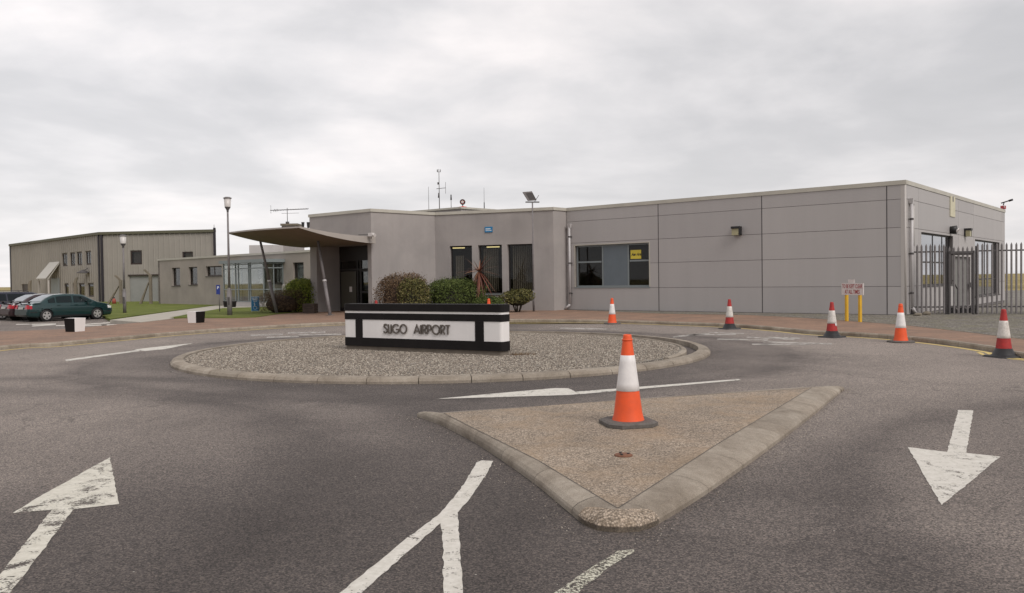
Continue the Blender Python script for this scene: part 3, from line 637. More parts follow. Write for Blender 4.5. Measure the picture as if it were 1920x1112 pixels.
mb = MB(); ew.box(mb, .12, Ls*.33, .32, 2.35, -.03, .01); so_ = mb.build('side_panel', mat('smoked_panel', (.075, .068, .052), .4), TB)
mb = MB(); ew.box(mb, Ls*.2, Ls*.25, 1.2, 1.5, .01, .02); mb.build('notice', M['signw'], so_)
# copings
cp = MB(); 
for wl in (wab, wbc, wcd, wde): wl.box(cp, -.05, wl.L+.05, ZR-.11, ZR+.05, -.4, .05)
cp.build('coping', M['coping'], TB)
cp = MB(); wf.box(cp, .05, wf.L+.05, ZR-.12, ZR+.055, -.4, .06); we.box(cp, .06, we.L+.05, ZR-.12, ZR+.05, -.4, .058); cp.build('coping', M['coping'], TB)
# roof, back and hidden walls
bk1 = Vector((Q.x-11, Q.y+12)); bk2 = Vector((A.x+9, A.y+22))
foot = [p.xy for p in (A, B, C, D_, E, P2, Q)] + [bk1, bk2]
ins = []
cen = sum((Vector(p) for p in foot), Vector((0, 0)))/len(foot)
inp = [Vector(p)+Vector(o_) for p, o_ in zip(foot, ((.35, .3), (0, .5), (0, .5), (0, .5), (.1, .5), (-.05, .4), (-.35, -.05), (-.2, -.2), (.2, -.2)))]
mb = MB(); mb.prism([tuple(p) for p in inp], ZR-.45, ZR-.2); ro = mb.build('roof', M['roof'], TB)
import bmesh
bm = bmesh.new(); bm.from_mesh(ro.data); bmesh.ops.triangulate(bm, faces=[f for f in bm.faces if len(f.verts) > 4]); bm.to_mesh(ro.data); bm.free()
mb = MB()
for a, b in ((Q.xy, bk1), (bk1, bk2), (bk2, A.xy)): wl = Wall(a, b, (0, 300)); wallmesh(wl, 0, ZR, [], .3, mb)
mb.build('rear_wall', M['render2'], TB)
mb = MB(); iw = Wall(wcd.pt(0, 0, -4.5).xy, wcd.pt(wcd.L+3, 0, -4.5).xy); wallmesh(iw, 0, ZR-.5, [], .1, mb); iw2 = Wall(wf.pt(0, 0, -4).xy, wf.pt(9, 0, -4).xy); wallmesh(iw2, 0, ZR-.5, [], .1, mb)
mb.build('inner_wall', M['interior'], TB)
# raised roof part
h1, h2, h3 = V(775, 395.5, 54.5), V(864, 388, 52), V(936, 393, 54.5)
zt = (h1.z+h2.z+h3.z)/3
h4 = h1+(h3-h2); mb = MB(); mb.prism([(h.x, h.y) for h in (h1, h2, h3, h4)], ZR-.3, zt-.12); mb.build('roof_lantern', M['render'], TB)
c4 = (h1+h3)/2
mb = MB(); mb.prism([(h.x+(h.x-c4.x)*.04, h.y+(h.y-c4.y)*.04) for h in (h1, h2, h3, h4)], zt-.12, zt); mb.build('lantern_roof', M['coping'], TB)
ZL = zt
# canopy ---------------------------------------------------------------
n2 = wab.n; us0 = -.55; us1 = wab.L+.35
def cz(t): return 3.72+.62*t-.42*t*(1-t)*1.1
NS = 14; NT = 20
def cgrid(top):
    vs = []
    for j in range(NT+1):
        t = j/NT; dd_ = 4.75*t; th = .30*(1-t)**.8+.07
        for i in range(NS+1):
            s_ = i/NS; bow = .35*math.sin(math.pi*s_)*t
            u = us0+(us1-us0)*s_; p = wab.pt(u, 0, dd_+bow+.01); vs.append((p.x, p.y, cz(t)+(th if top else 0)))
    return vs
vt = cgrid(True); vb = cgrid(False); nn_ = (NS+1)*(NT+1)
fT = [(j*(NS+1)+i, j*(NS+1)+i+1, (j+1)*(NS+1)+i+1, (j+1)*(NS+1)+i) for j in range(NT) for i in range(NS)]
rim = [i for i in range(NS+1)]+[j*(NS+1)+NS for j in range(1, NT+1)]+[NT*(NS+1)+i for i in range(NS-1, -1, -1)]+[j*(NS+1) for j in range(NT-1, 0, -1)]
CN = thing('entrance_canopy', wab.pt(wab.L/2, 0, 2.2), 'swept grey wing-shaped canopy on slanted struts over the terminal entrance', 'canopy', absolute=True)
mb = MB(); mb.add(vt, fT, True); ct = mb.build('canopy_roof', M['canopy'], CN)
mb = MB(); mb.add([vt[i] for i in rim]+[(vb[i][0], vb[i][1], vb[i][2]) for i in rim], [(k, (k+1) % len(rim), len(rim)+(k+1) % len(rim), len(rim)+k) for k in range(len(rim))]); mb.build('fascia', M['canopy'], CN)
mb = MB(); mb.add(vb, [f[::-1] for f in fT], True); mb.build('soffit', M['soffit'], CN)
for (bx, by, tx, ty) in ((619, 590, 596, 449), (519, 586, 489, 458)):
    D0 = 40.6 if bx > 600 else 43.9
    b0 = V(bx, by, D0); b0.z = PZ
    u, _ = wab.uv(tx, ty, 2.2); p = wab.pt(u, 0, 2.2); 
    dq = 2.2
    if u < us0+.2:      # the outer strut meets the canopy near its left edge
        def col_(d): q = wab.pt(us0+.25, 0, d); return abs(960+F*q.x/q.y-tx)
        dq = min([1.0+.1*k for k in range(33)], key=col_); u = us0+.25
    p = wab.pt(u, 0, dq); top = Vector((p.x, p.y, cz(dq/4.75)+.03))
    mb = MB(); mid = b0.lerp(top, .45); mb.cyl(b0, mid, .085, .085, 14); mb.cyl(mid, top, .075, .06, 14); mb.box((b0.x, b0.y, PZ+.01), (.34, .34, .02), .6); st_ = mb.build('strut', M['steel'], CN)
    mb = MB(); mb.cyl(mid-(top-b0).normalized()*.05, mid+(top-b0).normalized()*.05, .10, .10, 14); mb.build('collar', M['pvc'], st_)
# ================================================================== ANNEX
ZA = 3.9
aL = T(296, 487, ZA); aR = T(588, 469.5, ZA); wa = Wall(aL, aR)
AN = thing('annex_building', (aL.x+6, aL.y-4, 0), 'single-storey pale rendered annex joining the hangar to the terminal', 'building', absolute=True)
op = [wa.rect(322, 502, 338, 536), wa.rect(353.5, 500.5, 370.5, 534), wa.rect(386, 499, 416, 517.5), wa.rect(510, 492, 530, 531.5), wa.rect(549, 492, 570, 545)]
wallmesh(wa, 0, ZA, op, .3).build('wall', M['render2'], AN)
for k, r in enumerate(op):
    window(wa, r, AN, M['brown'] if k < 3 else M['dframe'], M['glass'], .08, (.42, ) if k == 2 else (), (), .16, True, sillm=M['dsteel'])
    mb = MB(); wa.box(mb, r[0]+(r[1]-r[0])*(.45 if k in (0, 1) else .3), r[1]-.1, r[2]+.1, r[3]-.1, -.34, -.32); mb.build('blind', M['lightblind'] if k in (0, 1, 2, 4) else M['wframe'], AN)
mb = MB(); wa.box(mb, -.05, wa.L, ZA-.1, ZA+.05, -.4, .06); mb.build('coping', M['coping'], AN)
bk = [wa.pt(0, 0, -9), wa.pt(wa.L+2, 0, -9)]
mb = MB(); mb.prism([wa.pt(0.05, 0, -.1).xy[:], wa.pt(wa.L, 0, -.1).xy[:], bk[1].xy[:], bk[0].xy[:]], ZA-.4, ZA-.15); mb.build('roof', M['roof'], AN)
mb = MB(); wl = Wall(aL.xy, bk[0].xy, (-100, 60)); wallmesh(wl, 0, ZA, [], .3, mb); wl = Wall(bk[0].xy, bk[1].xy, (0, 300)); wallmesh(wl, 0, ZA, [], .3, mb); mb.build('rear_wall', M['render2'], AN)
# rooftop plant room and chimney
def boxat(mb, x0, x1, ytop, D, depth, z0):
    p, q = V(x0, ytop, D), V(x1, ytop, D); zt_ = (p.z+q.z)/2
    mb.prism([(p.x, p.y), (q.x, q.y), (q.x+depth*.5, q.y+depth), (p.x+depth*.5, p.y+depth)], z0, zt_); return zt_
mb = MB(); boxat(mb, 467, 512, 459.5, 63, 3, ZA-.3); mb.build('plant_room', M['rwhite'], AN)
mb = MB(); zc = boxat(mb, 528, 552, 423.5, 64, 1, ZA-.3); ch = mb.build('chimney', M['render'], AN); mb = MB(); p = V(540, 421, 64.3); mb.box((p.x+.2, p.y+.2, zc+.09), (1.35, 1.35, .16), 0); mb.build('chimney_cap', M['concpost'], ch)
# glazed porch
GP = thing('glazed_porch', wa.pt(wa.uv(460, 560)[0], 0, 1.0), 'grey-framed glazed entrance porch in front of the pale annex', 'porch', absolute=True)
po = 1.5; g0 = wa.uv(419, 550, po)[0]; g1 = wa.uv(496, 550, po)[0]; zt_ = 3.2; zb = .45
mb = MB(); 
wa.box(mb, g0, g1, .05, zb, .01, po-.02); mb.build('plinth', M['rwhite'], GP)
mb = MB(); LG = g1-g0
for t in (0, .30, .37, .62, .66, .97): wa.box(mb, g0+t*LG, g0+t*LG+.07, zb, zt_, po-.07, po)
for z in (zb, 1.3, 2.78, zt_-.12): wa.box(mb, g0+.07, g1-.02, z, z+.07, po-.065, po-.005)
for z in (zb, 1.3, 2.78, zt_-.12):
    wa.box(mb, g0+.004, g0+.066, z, z+.07, .01, po-.07); wa.box(mb, g1-.03, g1+.03, z, z+.07, .01, po-.07)
for o_ in (.02, .75): wa.box(mb, g0, g0+.06, zb, zt_, o_, o_+.06); wa.box(mb, g1-.03, g1+.03, zb, zt_, o_, o_+.06)
mb.build('frame', M['wframe'], GP)
mb = MB(); wa.box(mb, g0+.05, g1-.03, zb+.05, zt_, po-.04, po-.03); wa.box(mb, g0+.03, g0+.04, zb+.05, zt_, .02, po-.05); wa.box(mb, g1-.01, g1, zb+.05, zt_, .02, po-.05); mb.build('glass', M['porchglass'], GP)
mb = MB(); wa.box(mb, g0-.15, g1+.25, zt_, zt_+.22, .01, po+.25); mb.build('roof', M['wframe'], GP)
mb = MB(); wa.box(mb, g0+.43*LG, g0+.6*LG, 1.2, 2.7, .02, .06); mb.build('inner_door', M['door'], GP)
mb = MB(); wa.box(mb, g0+.43*LG, g0+.58*LG, 2.15, 2.75, .07, .1); mb.build('inner_window', M['dframe'], GP)
mb = MB(); wa.box(mb, g0+.46*LG, g0+.53*LG, 1.75, 2.05, .07, .08); mb.build('notice', M['signw'], GP)
# ================================================================== HANGAR
ZH = 6.9
hL = T(20, 460, ZH); hN = T(187, 438, ZH); hR = T(402, 433, ZH)
HG = thing('hangar', (hN.x, hN.y+6, 0), 'two-storey ribbed metal hangar with brown windows beside the annex', 'building', absolute=True)
def ribwall(wl, openings, pitch, depth, rib, z0=0, z1=ZH):
    mb = MB(); wallmesh(wl, z0, z1, openings, .25, mb); n = int(wl.L/pitch)
    for k in range(n):
        u = (k+.5)*pitch
        segs = [(z0, z1)]
        for a, b, c, d in openings:
            if a-rib < u < b+rib:
                ns = []
                for s0, s1 in segs:
                    if s0 < c: ns.append((s0, min(s1, c-.04)))
                    if s1 > d: ns.append((max(s0, d+.04), s1))
                    if s1 <= c or s0 >= d: ns = ns or [(s0, s1)]
                segs = [x for x in ns if x[1]-x[0] > .05]
        for s0, s1 in segs:
            mb.box8([wl.pt(u-rib, s0, depth*.0+.001), wl.pt(u-rib*.5, s0, depth), wl.pt(u+rib*.5, s0, depth), wl.pt(u+rib, s0, .001), wl.pt(u-rib, s1-.01, .001), wl.pt(u-rib*.5, s1-.01, depth), wl.pt(u+rib*.5, s1-.01, depth), wl.pt(u+rib, s1-.01, .001)])
    return mb
wl1 = Wall(hL, hN); wl2 = Wall(hN, hR)
up = [(116.5, 475, 126.5, 499), (131.5, 473, 141, 498), (144, 472, 154, 498), (160.5, 471, 171, 497)]
lo = [(121, 531, 130, 553), (136.5, 531.5, 146, 556), (148, 531, 159, 558), (165, 531, 176, 558)]
o1 = [wl1.rect(*r) for r in up]; o2 = [wl1.rect(*r) for r in lo]
zu0 = sum(o[2] for o in o1)/4; zu1 = sum(o[3] for o in o1)/4; zl1 = sum(o[3] for o in o2)/4; zl0 = max(.5, sum(o[2] for o in o2)/4)
o1 = [(a, b, zu0, zu1) for a, b, c, d in o1]; o2 = [(a, b, zl0, zl1) for a, b, c, d in o2]
pd = wl1.rect(41, 533, 56, 545); pdr = (pd[0], pd[1], .2, pd[3])
ribwall(wl1, o1+o2+[pdr], .62, .08, .16).build('side_wall', M['ribbed'], HG)
w5 = wl2.rect(244, 469.5, 266.5, 496); w6 = wl2.rect(341.5, 472, 362, 486)
rd = (wl2.uv(243, 540)[0], wl2.uv(297, 540)[0], .1, wl2.uv(260, 517)[1])
ribwall(wl2, [w5, w6, rd], .55, .05, .07).build('front_wall', M['ribbed'], HG)
for r in o1+o2: window(wl1, r, HG, M['brown'], M['glass'], .16, (.5,) if r in o1 else (), (), .08, False)
for r in (w5, w6):
    ww = window(wl2, r, HG, M['brown'], M['glass'], .14, (), (), .06, False); mb = MB(); wl2.box(mb, r[0]+.2, r[1]-.15, r[2]+.12, r[3]-.12, -.28, -.26); mb.build('blind', M['lightblind'] if r is w5 else M['blind'], ww)
mb = MB(); wl1.box(mb, pdr[0], pdr[1], pdr[2], pdr[3], -.2, -.1); mb.build('side_door', M['brown'], HG)
mb = MB(); wl2.box(mb, rd[0], rd[1], rd[2], rd[3], -.2, -.1); mb.build('roller_door', mat('pale_door', (.24, .24, .23), .7, .08, 1), HG)
mb = MB(); wl2.box(mb, rd[0]-.1, rd[1]+.1, rd[3], rd[3]+.12, .052, .1); mb.build('door_lintel', M['brown'], HG)
mb = MB(); wl1.box(mb, -.1, wl1.L+.1, ZH-.12, ZH+.14, -.3, .2); wl2.box(mb, -.05, wl2.L+.0, ZH-.12, ZH+.145, -.3, .18); mb.build('gutter', M['gutter'], HG)
mb = MB(); pass
for wl, a, b, z in ((wl1, -.05, .35, ZH-.13), (wl1, wl1.L-.30, wl1.L-.10, ZH-.13), (wl2, .12, .34, ZH-.13), (wl2, wl2.L-.06, wl2.L+.14, ZH+.3)):
    mb = MB(); wl.box(mb, a, b, 0, z, .0, .14); mb.build('corner_flashing', M['edge'], HG)
hb = [Vector((hR.x*1.17-.6, hR.y*1.17, 0)), Vector((hL.x+9, hL.y+9, 0))]
mb = MB(); mb.prism([hL.xy[:], hN.xy[:], hR.xy[:], hb[0].xy[:], hb[1].xy[:]], ZH-.2, ZH-.02); mb.build('roof', M['roof'], HG)
mb = MB()
for a, b in ((hR.xy, hb[0].xy), (hb[0].xy, hb[1].xy), (hb[1].xy, hL.xy)): wallmesh(Wall(a, b, (0, 400)), 0, ZH-.22, [], .2, mb)
mb.build('rear_wall', M['ribbed'], HG)
# lean-to porch
u0_, _ = wl1.uv(94, 540, .1); u1_, _ = wl1.uv(112, 540, .1)
mb = MB(); zz0, zz1 = 2.4, 4.2; pr = 1.3
for u in (u0_, u1_): mb.add([wl1.pt(u, zz0, pr), wl1.pt(u, zz1, .1), wl1.pt(u, zz1+.15, .1), wl1.pt(u, zz0+.15, pr), wl1.pt(u+.1, zz0, pr), wl1.pt(u+.1, zz1, .1), wl1.pt(u+.1, zz1+.15, .1), wl1.pt(u+.1, zz0+.15, pr)], [(0, 1, 2, 3), (7, 6, 5, 4), (0, 3, 7, 4), (0, 4, 5, 1), (3, 2, 6, 7)])
mb.box8([wl1.pt(u0_, zz0+.15, pr+.2), wl1.pt(u1_+.1, zz0+.15, pr+.2), wl1.pt(u1_+.1, zz1+.15, .1), wl1.pt(u0_, zz1+.15, .1), wl1.pt(u0_, zz0+.22, pr+.2), wl1.pt(u1_+.1, zz0+.22, pr+.2), wl1.pt(u1_+.1, zz1+.22, .1), wl1.pt(u0_, zz1+.22, .1)])
lp = mb.build('porch_roof', M['polyc'], HG)
for u in (u0_, u1_-.05): mb = MB(); wl1.box(mb, u, u+.15, 0, zz0, pr-.15, pr); mb.build('porch_post', M['trim'], lp)
mb = MB(); wl1.box(mb, u0_+.5, u1_-.1, .1, 2.6, .09, .16); mb.build('porch_door', M['wframe'], HG)
# dish-shaped lamp on the hangar side
hlp = wl1.uv(166, 510); p = wl1.pt(hlp[0], hlp[1], .5)
o = thing('dish_lamp', p, 'dark dish lamp on the ribbed hangar side right of the lower windows', 'wall lamp', absolute=True)
mb = MB(); mb.lathe([(.0, .25), (.15, .2), (.6, -.05), (.62, -.12), (.0, -.1)], 16, p); mb.build('shade', M['dsteel'], o); mb = MB(); mb.cyl(p+Vector((0, 0, .1)), wl1.pt(hlp[0], hlp[1]+.45, .0), .04); mb.build('bracket', M['dsteel'], o)
# ================================================================== ROUNDABOUT NAME WALL
sL = G(646, 654.5, .09); sR = G(942, 667, .09); ws = Wall(sL, sR)
NW = thing('name_wall', ((sL.x+sR.x)/2, (sL.y+sR.y)/2, .09), 'black and white painted wall on the gravel roundabout reading SLIGO AIRPORT', 'sign wall', absolute=True)
def roundslab(mb, wl, z0, z1, grow=0.0, th=.36, r=.07):
    L = wl.L; pts = []
    for cu, co, a0 in ((L-r, -r, 0), (r, -r, 90), (r, -th+r, 180), (L-r, -th+r, 270)):
        for k in range(6):
            a = R(a0+90*k/5); pts.append((cu+(r+grow)*math.cos(a), co+(r+grow)*math.sin(a)))
    P = [wl.pt(u, 0, o) for u, o in pts]
    mb.prism([(p.x, p.y) for p in P], z0, z1)
    return pts
def bands(name, zs, m, grow):
    mb = MB()
    for a, b in zs: roundslab(mb, ws, a, b, grow)
    return mb.build(name, m, NW)
bands('foundation', [(.02, .18)], M['found'], -.02)
bands('core', [(.181, 1.195)], M['wpaint'], 0)
bands('top_cap', [(1.045, 1.215)], M['bpaint'], .016)
bands('upper_band', [(.835, .992)], M['bpaint'], .012)
bands('lower_band', [(.182, .392)], M['bpaint'], .012)
for a, b in ((.083, .131), (.847, .897)):
    mb = MB(); ws.box(mb, a*ws.L, b*ws.L, .393, .834, -.1, .012); mb.build('upright_band', M['bpaint'], NW)
# raised letters, drawn as strokes
GLY = {
 'S': [[(.52, .86), (.42, .97), (.26, 1.0), (.12, .93), (.08, .78), (.15, .63), (.33, .52), (.47, .40), (.52, .24), (.44, .08), (.26, 0.0), (.10, .05), (.02, .18)]],
 'L': [[(.06, 1), (.06, 0), (.42, 0)]], 'I': [[(.06, 1), (.06, 0)]],
 'G': [[(.86, .82), (.72, .95), (.50, 1.0), (.26, .94), (.09, .76), (.03, .5), (.09, .24), (.26, .06), (.50, 0), (.72, .05), (.86, .2), (.9, .43), (.52, .43)]],
 'O': [[(.5+.46*math.cos(R(a)), .5+.5*math.sin(R(a))) for a in range(0, 361, 20)]],
 'A': [[(.0, 0), (.38, 1), (.76, 0)], [(.15, .30), (.61, .30)]],
 'R': [[(.06, 0), (.06, 1), (.32, 1), (.48, .92), (.53, .76), (.47, .58), (.30, .50), (.08, .50)], [(.24, .5), (.56, 0)]],
 'P': [[(.06, 0), (.06, 1), (.32, 1), (.48, .92), (.53, .73), (.47, .53), (.30, .45), (.08, .45)]],
 'T': [[(.0, 1), (.56, 1)], [(.28, 1), (.28, 0)]]}
ADV = {'S': .66, 'L': .40, 'I': .24, 'G': 1.05, 'O': 1.10, 'A': .86, 'R': .68, 'P': .66, 'T': .6}
def strokes(mb, wl, txt, u0, u1, z0, h, thick, o0, o1):
    tot = sum(ADV[c] for c in txt[:-1])+.58 if txt[-1] != 'O' else sum(ADV[c] for c in txt[:-1])+.96
    k = (u1-u0)/tot; x = 0; q = 0
    for c in txt:
        for st in GLY[c]:
            P = [Vector((u0+(x+p[0])*k, z0+p[1]*h)) for p in st]; closed = (P[0]-P[-1]).length < 1e-4
            Lf = []; Rt = []; n = len(P); q += 1; e = .0004*q
            for i, p in enumerate(P):
                a = P[i-1] if i else (P[-2] if closed else None); b = P[i+1] if i < n-1 else (P[1] if closed else None)
                d1 = (p-a).normalized() if a is not None else None; d2 = (b-p).normalized() if b is not None else None
                d1 = d1 or d2; d2 = d2 or d1; n1 = Vector((-d1.y, d1.x)); n2_ = Vector((-d2.y, d2.x)); m_ = (n1+n2_); m_ = m_.normalized() if m_.length > .01 else n1
                sc = min(1.6, 1/max(.3, m_.dot(n1))); Lf.append(p+m_*thick/2*sc); Rt.append(p-m_*thick/2*sc)
            vs = []
            for l, r_ in zip(Lf, Rt): vs += [wl.pt(l.x, l.y, o1+e), wl.pt(r_.x, r_.y, o1+e), wl.pt(r_.x, r_.y, o0), wl.pt(l.x, l.y, o0)]
            fs = []
            for i in range(n-1):
                for j in range(4): fs.append((4*i+j, 4*i+(j+1) % 4, 4*i+4+(j+1) % 4, 4*i+4+j))
            if not closed: fs += [(3, 2, 1, 0), (4*n-4, 4*n-3, 4*n-2, 4*n-1)]
            mb.add(vs, fs)
        x += ADV[c]
for txt, a, b in (('SLIGO', 720.3, 763.5), ('AIRPORT', 777.5, 845)):
    mb = MB(); strokes(mb, ws, txt, ws.uv(a, 620)[0], ws.uv(b, 620)[0], .525, .205, .031, .012, .034); mb.build('lettering', M['letter'], NW)
def text(name, s_, size, m, parent, loc, xdir, up=Vector((0, 0, 1)), shear=0, ext=.002, width=None, bold=.0):
    cu = bpy.data.curves.new(name, 'FONT'); cu.body = s_; cu.size = size; cu.align_x = 'CENTER'; cu.align_y = 'CENTER'; cu.extrude = ext; cu.shear = shear; cu.offset = bold; cu.space_line = .95
    o = bpy.data.objects.new(name, cu); COL.objects.link(o); bpy.context.view_layer.update()
    me = bpy.data.meshes.new_from_object(o); COL.objects.unlink(o); bpy.data.objects.remove(o)
    me.materials.clear(); me.materials.append(m); x = Vector(xdir).normalized(); z = x.cross(up).normalized()
    sx = 1.0
    if width:
        xs = [v.co.x for v in me.vertices]; sx = width/(max(xs)-min(xs))
    mt = Matrix(((x.x*sx, up.x, z.x, loc[0]), (x.y*sx, up.y, z.y, loc[1]), (x.z*sx, up.z, z.z, loc[2]), (0, 0, 0, 1))); me.transform(mt)
    o = bpy.data.objects.new(name, me); COL.objects.link(o)
    if parent is not None:
        o.parent = parent
        if parent.get('_abs'): o.matrix_parent_inverse = Matrix.Translation(parent.location).inverted()
    return o
# dark weeds at the foot of the wall
def leaves(name, n, gen, size, m, parent=None, aspect=.5, droop=0):
    P, Nn = gen(n); s_ = rng.uniform(size[0], size[1], (n, 1)); a = rng.normal(0, 1, (n, 3)); Nn = Nn+a*.55; Nn /= np.linalg.norm(Nn, axis=1, keepdims=True)
    b = rng.normal(0, 1, (n, 3)); t = np.cross(Nn, b); t /= np.linalg.norm(t, axis=1, keepdims=True)+1e-9; c = np.cross(Nn, t)
    v = np.stack([P-t*s_, P+c*s_*aspect+Nn*s_*.15, P+t*s_, P-c*s_*aspect], 1).reshape(-1, 3)
    f = np.arange(n*4).astype(np.int32); me = bpy.data.meshes.new(name); me.vertices.add(n*4); me.vertices.foreach_set('co', v.ravel().astype(np.float32))
    me.loops.add(n*4); me.loops.foreach_set('vertex_index', f); me.polygons.add(n); me.polygons.foreach_set('loop_start', (np.arange(n)*4).astype(np.int32)); me.update(calc_edges=True); me.validate()
    me.materials.append(m); o = bpy.data.objects.new(name, me); COL.objects.link(o); 
    if parent is not None: o.parent = parent
    return o
def lumpy(rx, ry, rz, z0=0, k=.1, seed=1, flatb=.9, shell=(.68, 1.09), ph=None):
    r2 = np.random.default_rng(seed); L_ = r2.normal(0, 1, (14, 3)); L_ /= np.linalg.norm(L_, axis=1, keepdims=True); am = r2.uniform(-k, k, 14)
    def gen(n):
        d = rng.normal(0, 1, (n, 3)); d /= np.linalg.norm(d, axis=1, keepdims=True); d[:, 2] = np.where(d[:, 2] < -.55, -d[:, 2], d[:, 2])
        rr = 1+(np.exp(-((1-d@L_.T)*6))*am).sum(1)
        fr_ = rng.uniform(shell[0]**3, shell[1]**3, n)**(1/3); fr_ = np.where(rng.random(n) < .07, rng.uniform(1.0, 1.22, n), fr_)
        e = np.sign(d)*np.abs(d)**flatb
        P = e*(rr*fr_)[:, None]*np.array([rx, ry, rz]); P[:, 2] += z0; return P, d/np.array([rx, ry, rz])/np.linalg.norm(d/np.array([rx, ry, rz]), axis=1, keepdims=True)
    return gen
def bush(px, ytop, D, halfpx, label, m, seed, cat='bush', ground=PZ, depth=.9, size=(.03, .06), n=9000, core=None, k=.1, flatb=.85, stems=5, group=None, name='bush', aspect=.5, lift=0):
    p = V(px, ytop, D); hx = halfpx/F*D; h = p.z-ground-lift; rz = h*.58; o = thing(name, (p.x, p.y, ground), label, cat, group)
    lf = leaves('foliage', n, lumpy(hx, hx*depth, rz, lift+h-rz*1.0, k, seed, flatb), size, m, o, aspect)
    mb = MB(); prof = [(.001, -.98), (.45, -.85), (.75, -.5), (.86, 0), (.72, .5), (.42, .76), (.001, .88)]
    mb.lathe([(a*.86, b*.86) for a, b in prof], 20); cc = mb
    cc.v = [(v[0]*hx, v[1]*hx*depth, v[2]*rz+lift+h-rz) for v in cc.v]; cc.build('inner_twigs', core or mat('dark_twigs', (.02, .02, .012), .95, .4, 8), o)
    mb = MB()
    for i in range(stems):
        a = i*2.4+seed; mb.cyl((.1*math.cos(a), .1*math.sin(a), -.02), (hx*.45*math.cos(a), hx*.4*math.sin(a), lift+h*.5), .03, .012, 6)
    mb.build('stems', M['bark'], o); return o
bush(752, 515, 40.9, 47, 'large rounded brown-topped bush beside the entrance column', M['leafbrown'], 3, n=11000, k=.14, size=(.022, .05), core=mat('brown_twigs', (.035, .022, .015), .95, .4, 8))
# green-gold half of the same bed, clipped against it
bush(774, 524, 40.2, 29, 'small-leaved variegated bush spotted with pale leaves, in front of the brown one', M['leafmix'], 5, n=7000, size=(.025, .055))
bush(850, 523, 41.8, 56, 'wide clipped dark green bush below the first tall window', M['leafgreen'], 8, n=14000, size=(.025, .06), k=.26)
bush(915, 556, 40.8, 30, 'low green bush spreading at the right foot of the wide clipped bush', M['leafgreen'], 18, n=3500, size=(.025, .055), k=.2)
bush(970, 545, 41.6, 31, 'small leggy green bush against the wall under the third tall window', M['leafmix'], 11, n=3200, size=(.03, .065), k=.3, lift=.35, flatb=1.0, stems=8)
bush(562, 524, 46.0, 30, 'bright yellow-green bush behind the left canopy strut', M['leafbright'], 13, n=8000, k=.3, size=(.03, .065))
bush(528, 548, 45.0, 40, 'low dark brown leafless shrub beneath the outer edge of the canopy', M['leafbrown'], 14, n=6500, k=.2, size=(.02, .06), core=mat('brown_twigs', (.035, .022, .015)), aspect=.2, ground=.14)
# cordyline
def cordyline(px, py, D):
    c = V(px, py, D); o = thing('cordyline', (c.x, c.y, PZ), 'red-leaved spiky cordyline rising behind the green bushes at the middle window', 'plant')
    mb = MB(); h = c.z-PZ; mb.cyl((0, 0, -.02), (.03, 0, h), .06, .045, 8); mb.build('trunk', M['bark'], o)
    for mm, cnt, lo_, hi_ in ((M['leafred'], 46, -70, 50), (M['leafred'], 26, -88, -30)):
        mb = MB()
        for i in range(cnt):
            az = random.uniform(0, 6.28); el = R(random.uniform(lo_, hi_)); Lf = random.uniform(.9, 1.45) if hi_ > 0 else random.uniform(.6, 1.0); w0 = random.uniform(.034, .058)
            d = Vector((math.cos(az)*math.cos(el), math.sin(az)*math.cos(el), math.sin(el))); sd_ = Vector((-math.sin(az), math.cos(az), random.uniform(-.3, .3))); vs = []
            for k in range(5):
                t = k/4; p = Vector((0, 0, h))+d*Lf*t+Vector((0, 0, -.16*Lf*t*t)); ww = w0*(1-t*.9)*(1 if k else .6); vs += [p-sd_*ww, p+sd_*ww]
            mb.add(vs, [(2*k, 2*k+1, 2*k+3, 2*k+2) for k in range(4)])
        mb.build('leaves' if hi_ > 0 else 'hanging_leaves', mm, o)
cordyline(898, 508, 41.2)
w0 = ws.pt(ws.L+.12, .09, -.1); o = thing('weed_tuft', w0, 'small dark weed tuft lying in the gravel at the right end of the painted wall', 'weeds')
mb = MB()
for i in range(120):
    a = random.uniform(-.6, 1.2); l = random.uniform(.03, .10); q = Vector((random.uniform(0, .55), random.uniform(-.05, .3), 0)); mb.add([q, q+Vector((.012, 0, 0)), q+Vector((l*math.cos(a), l*math.sin(a), random.uniform(.02, .07)))], [(0, 1, 2)])
mb.build('blades', M['leafbrown'], o)
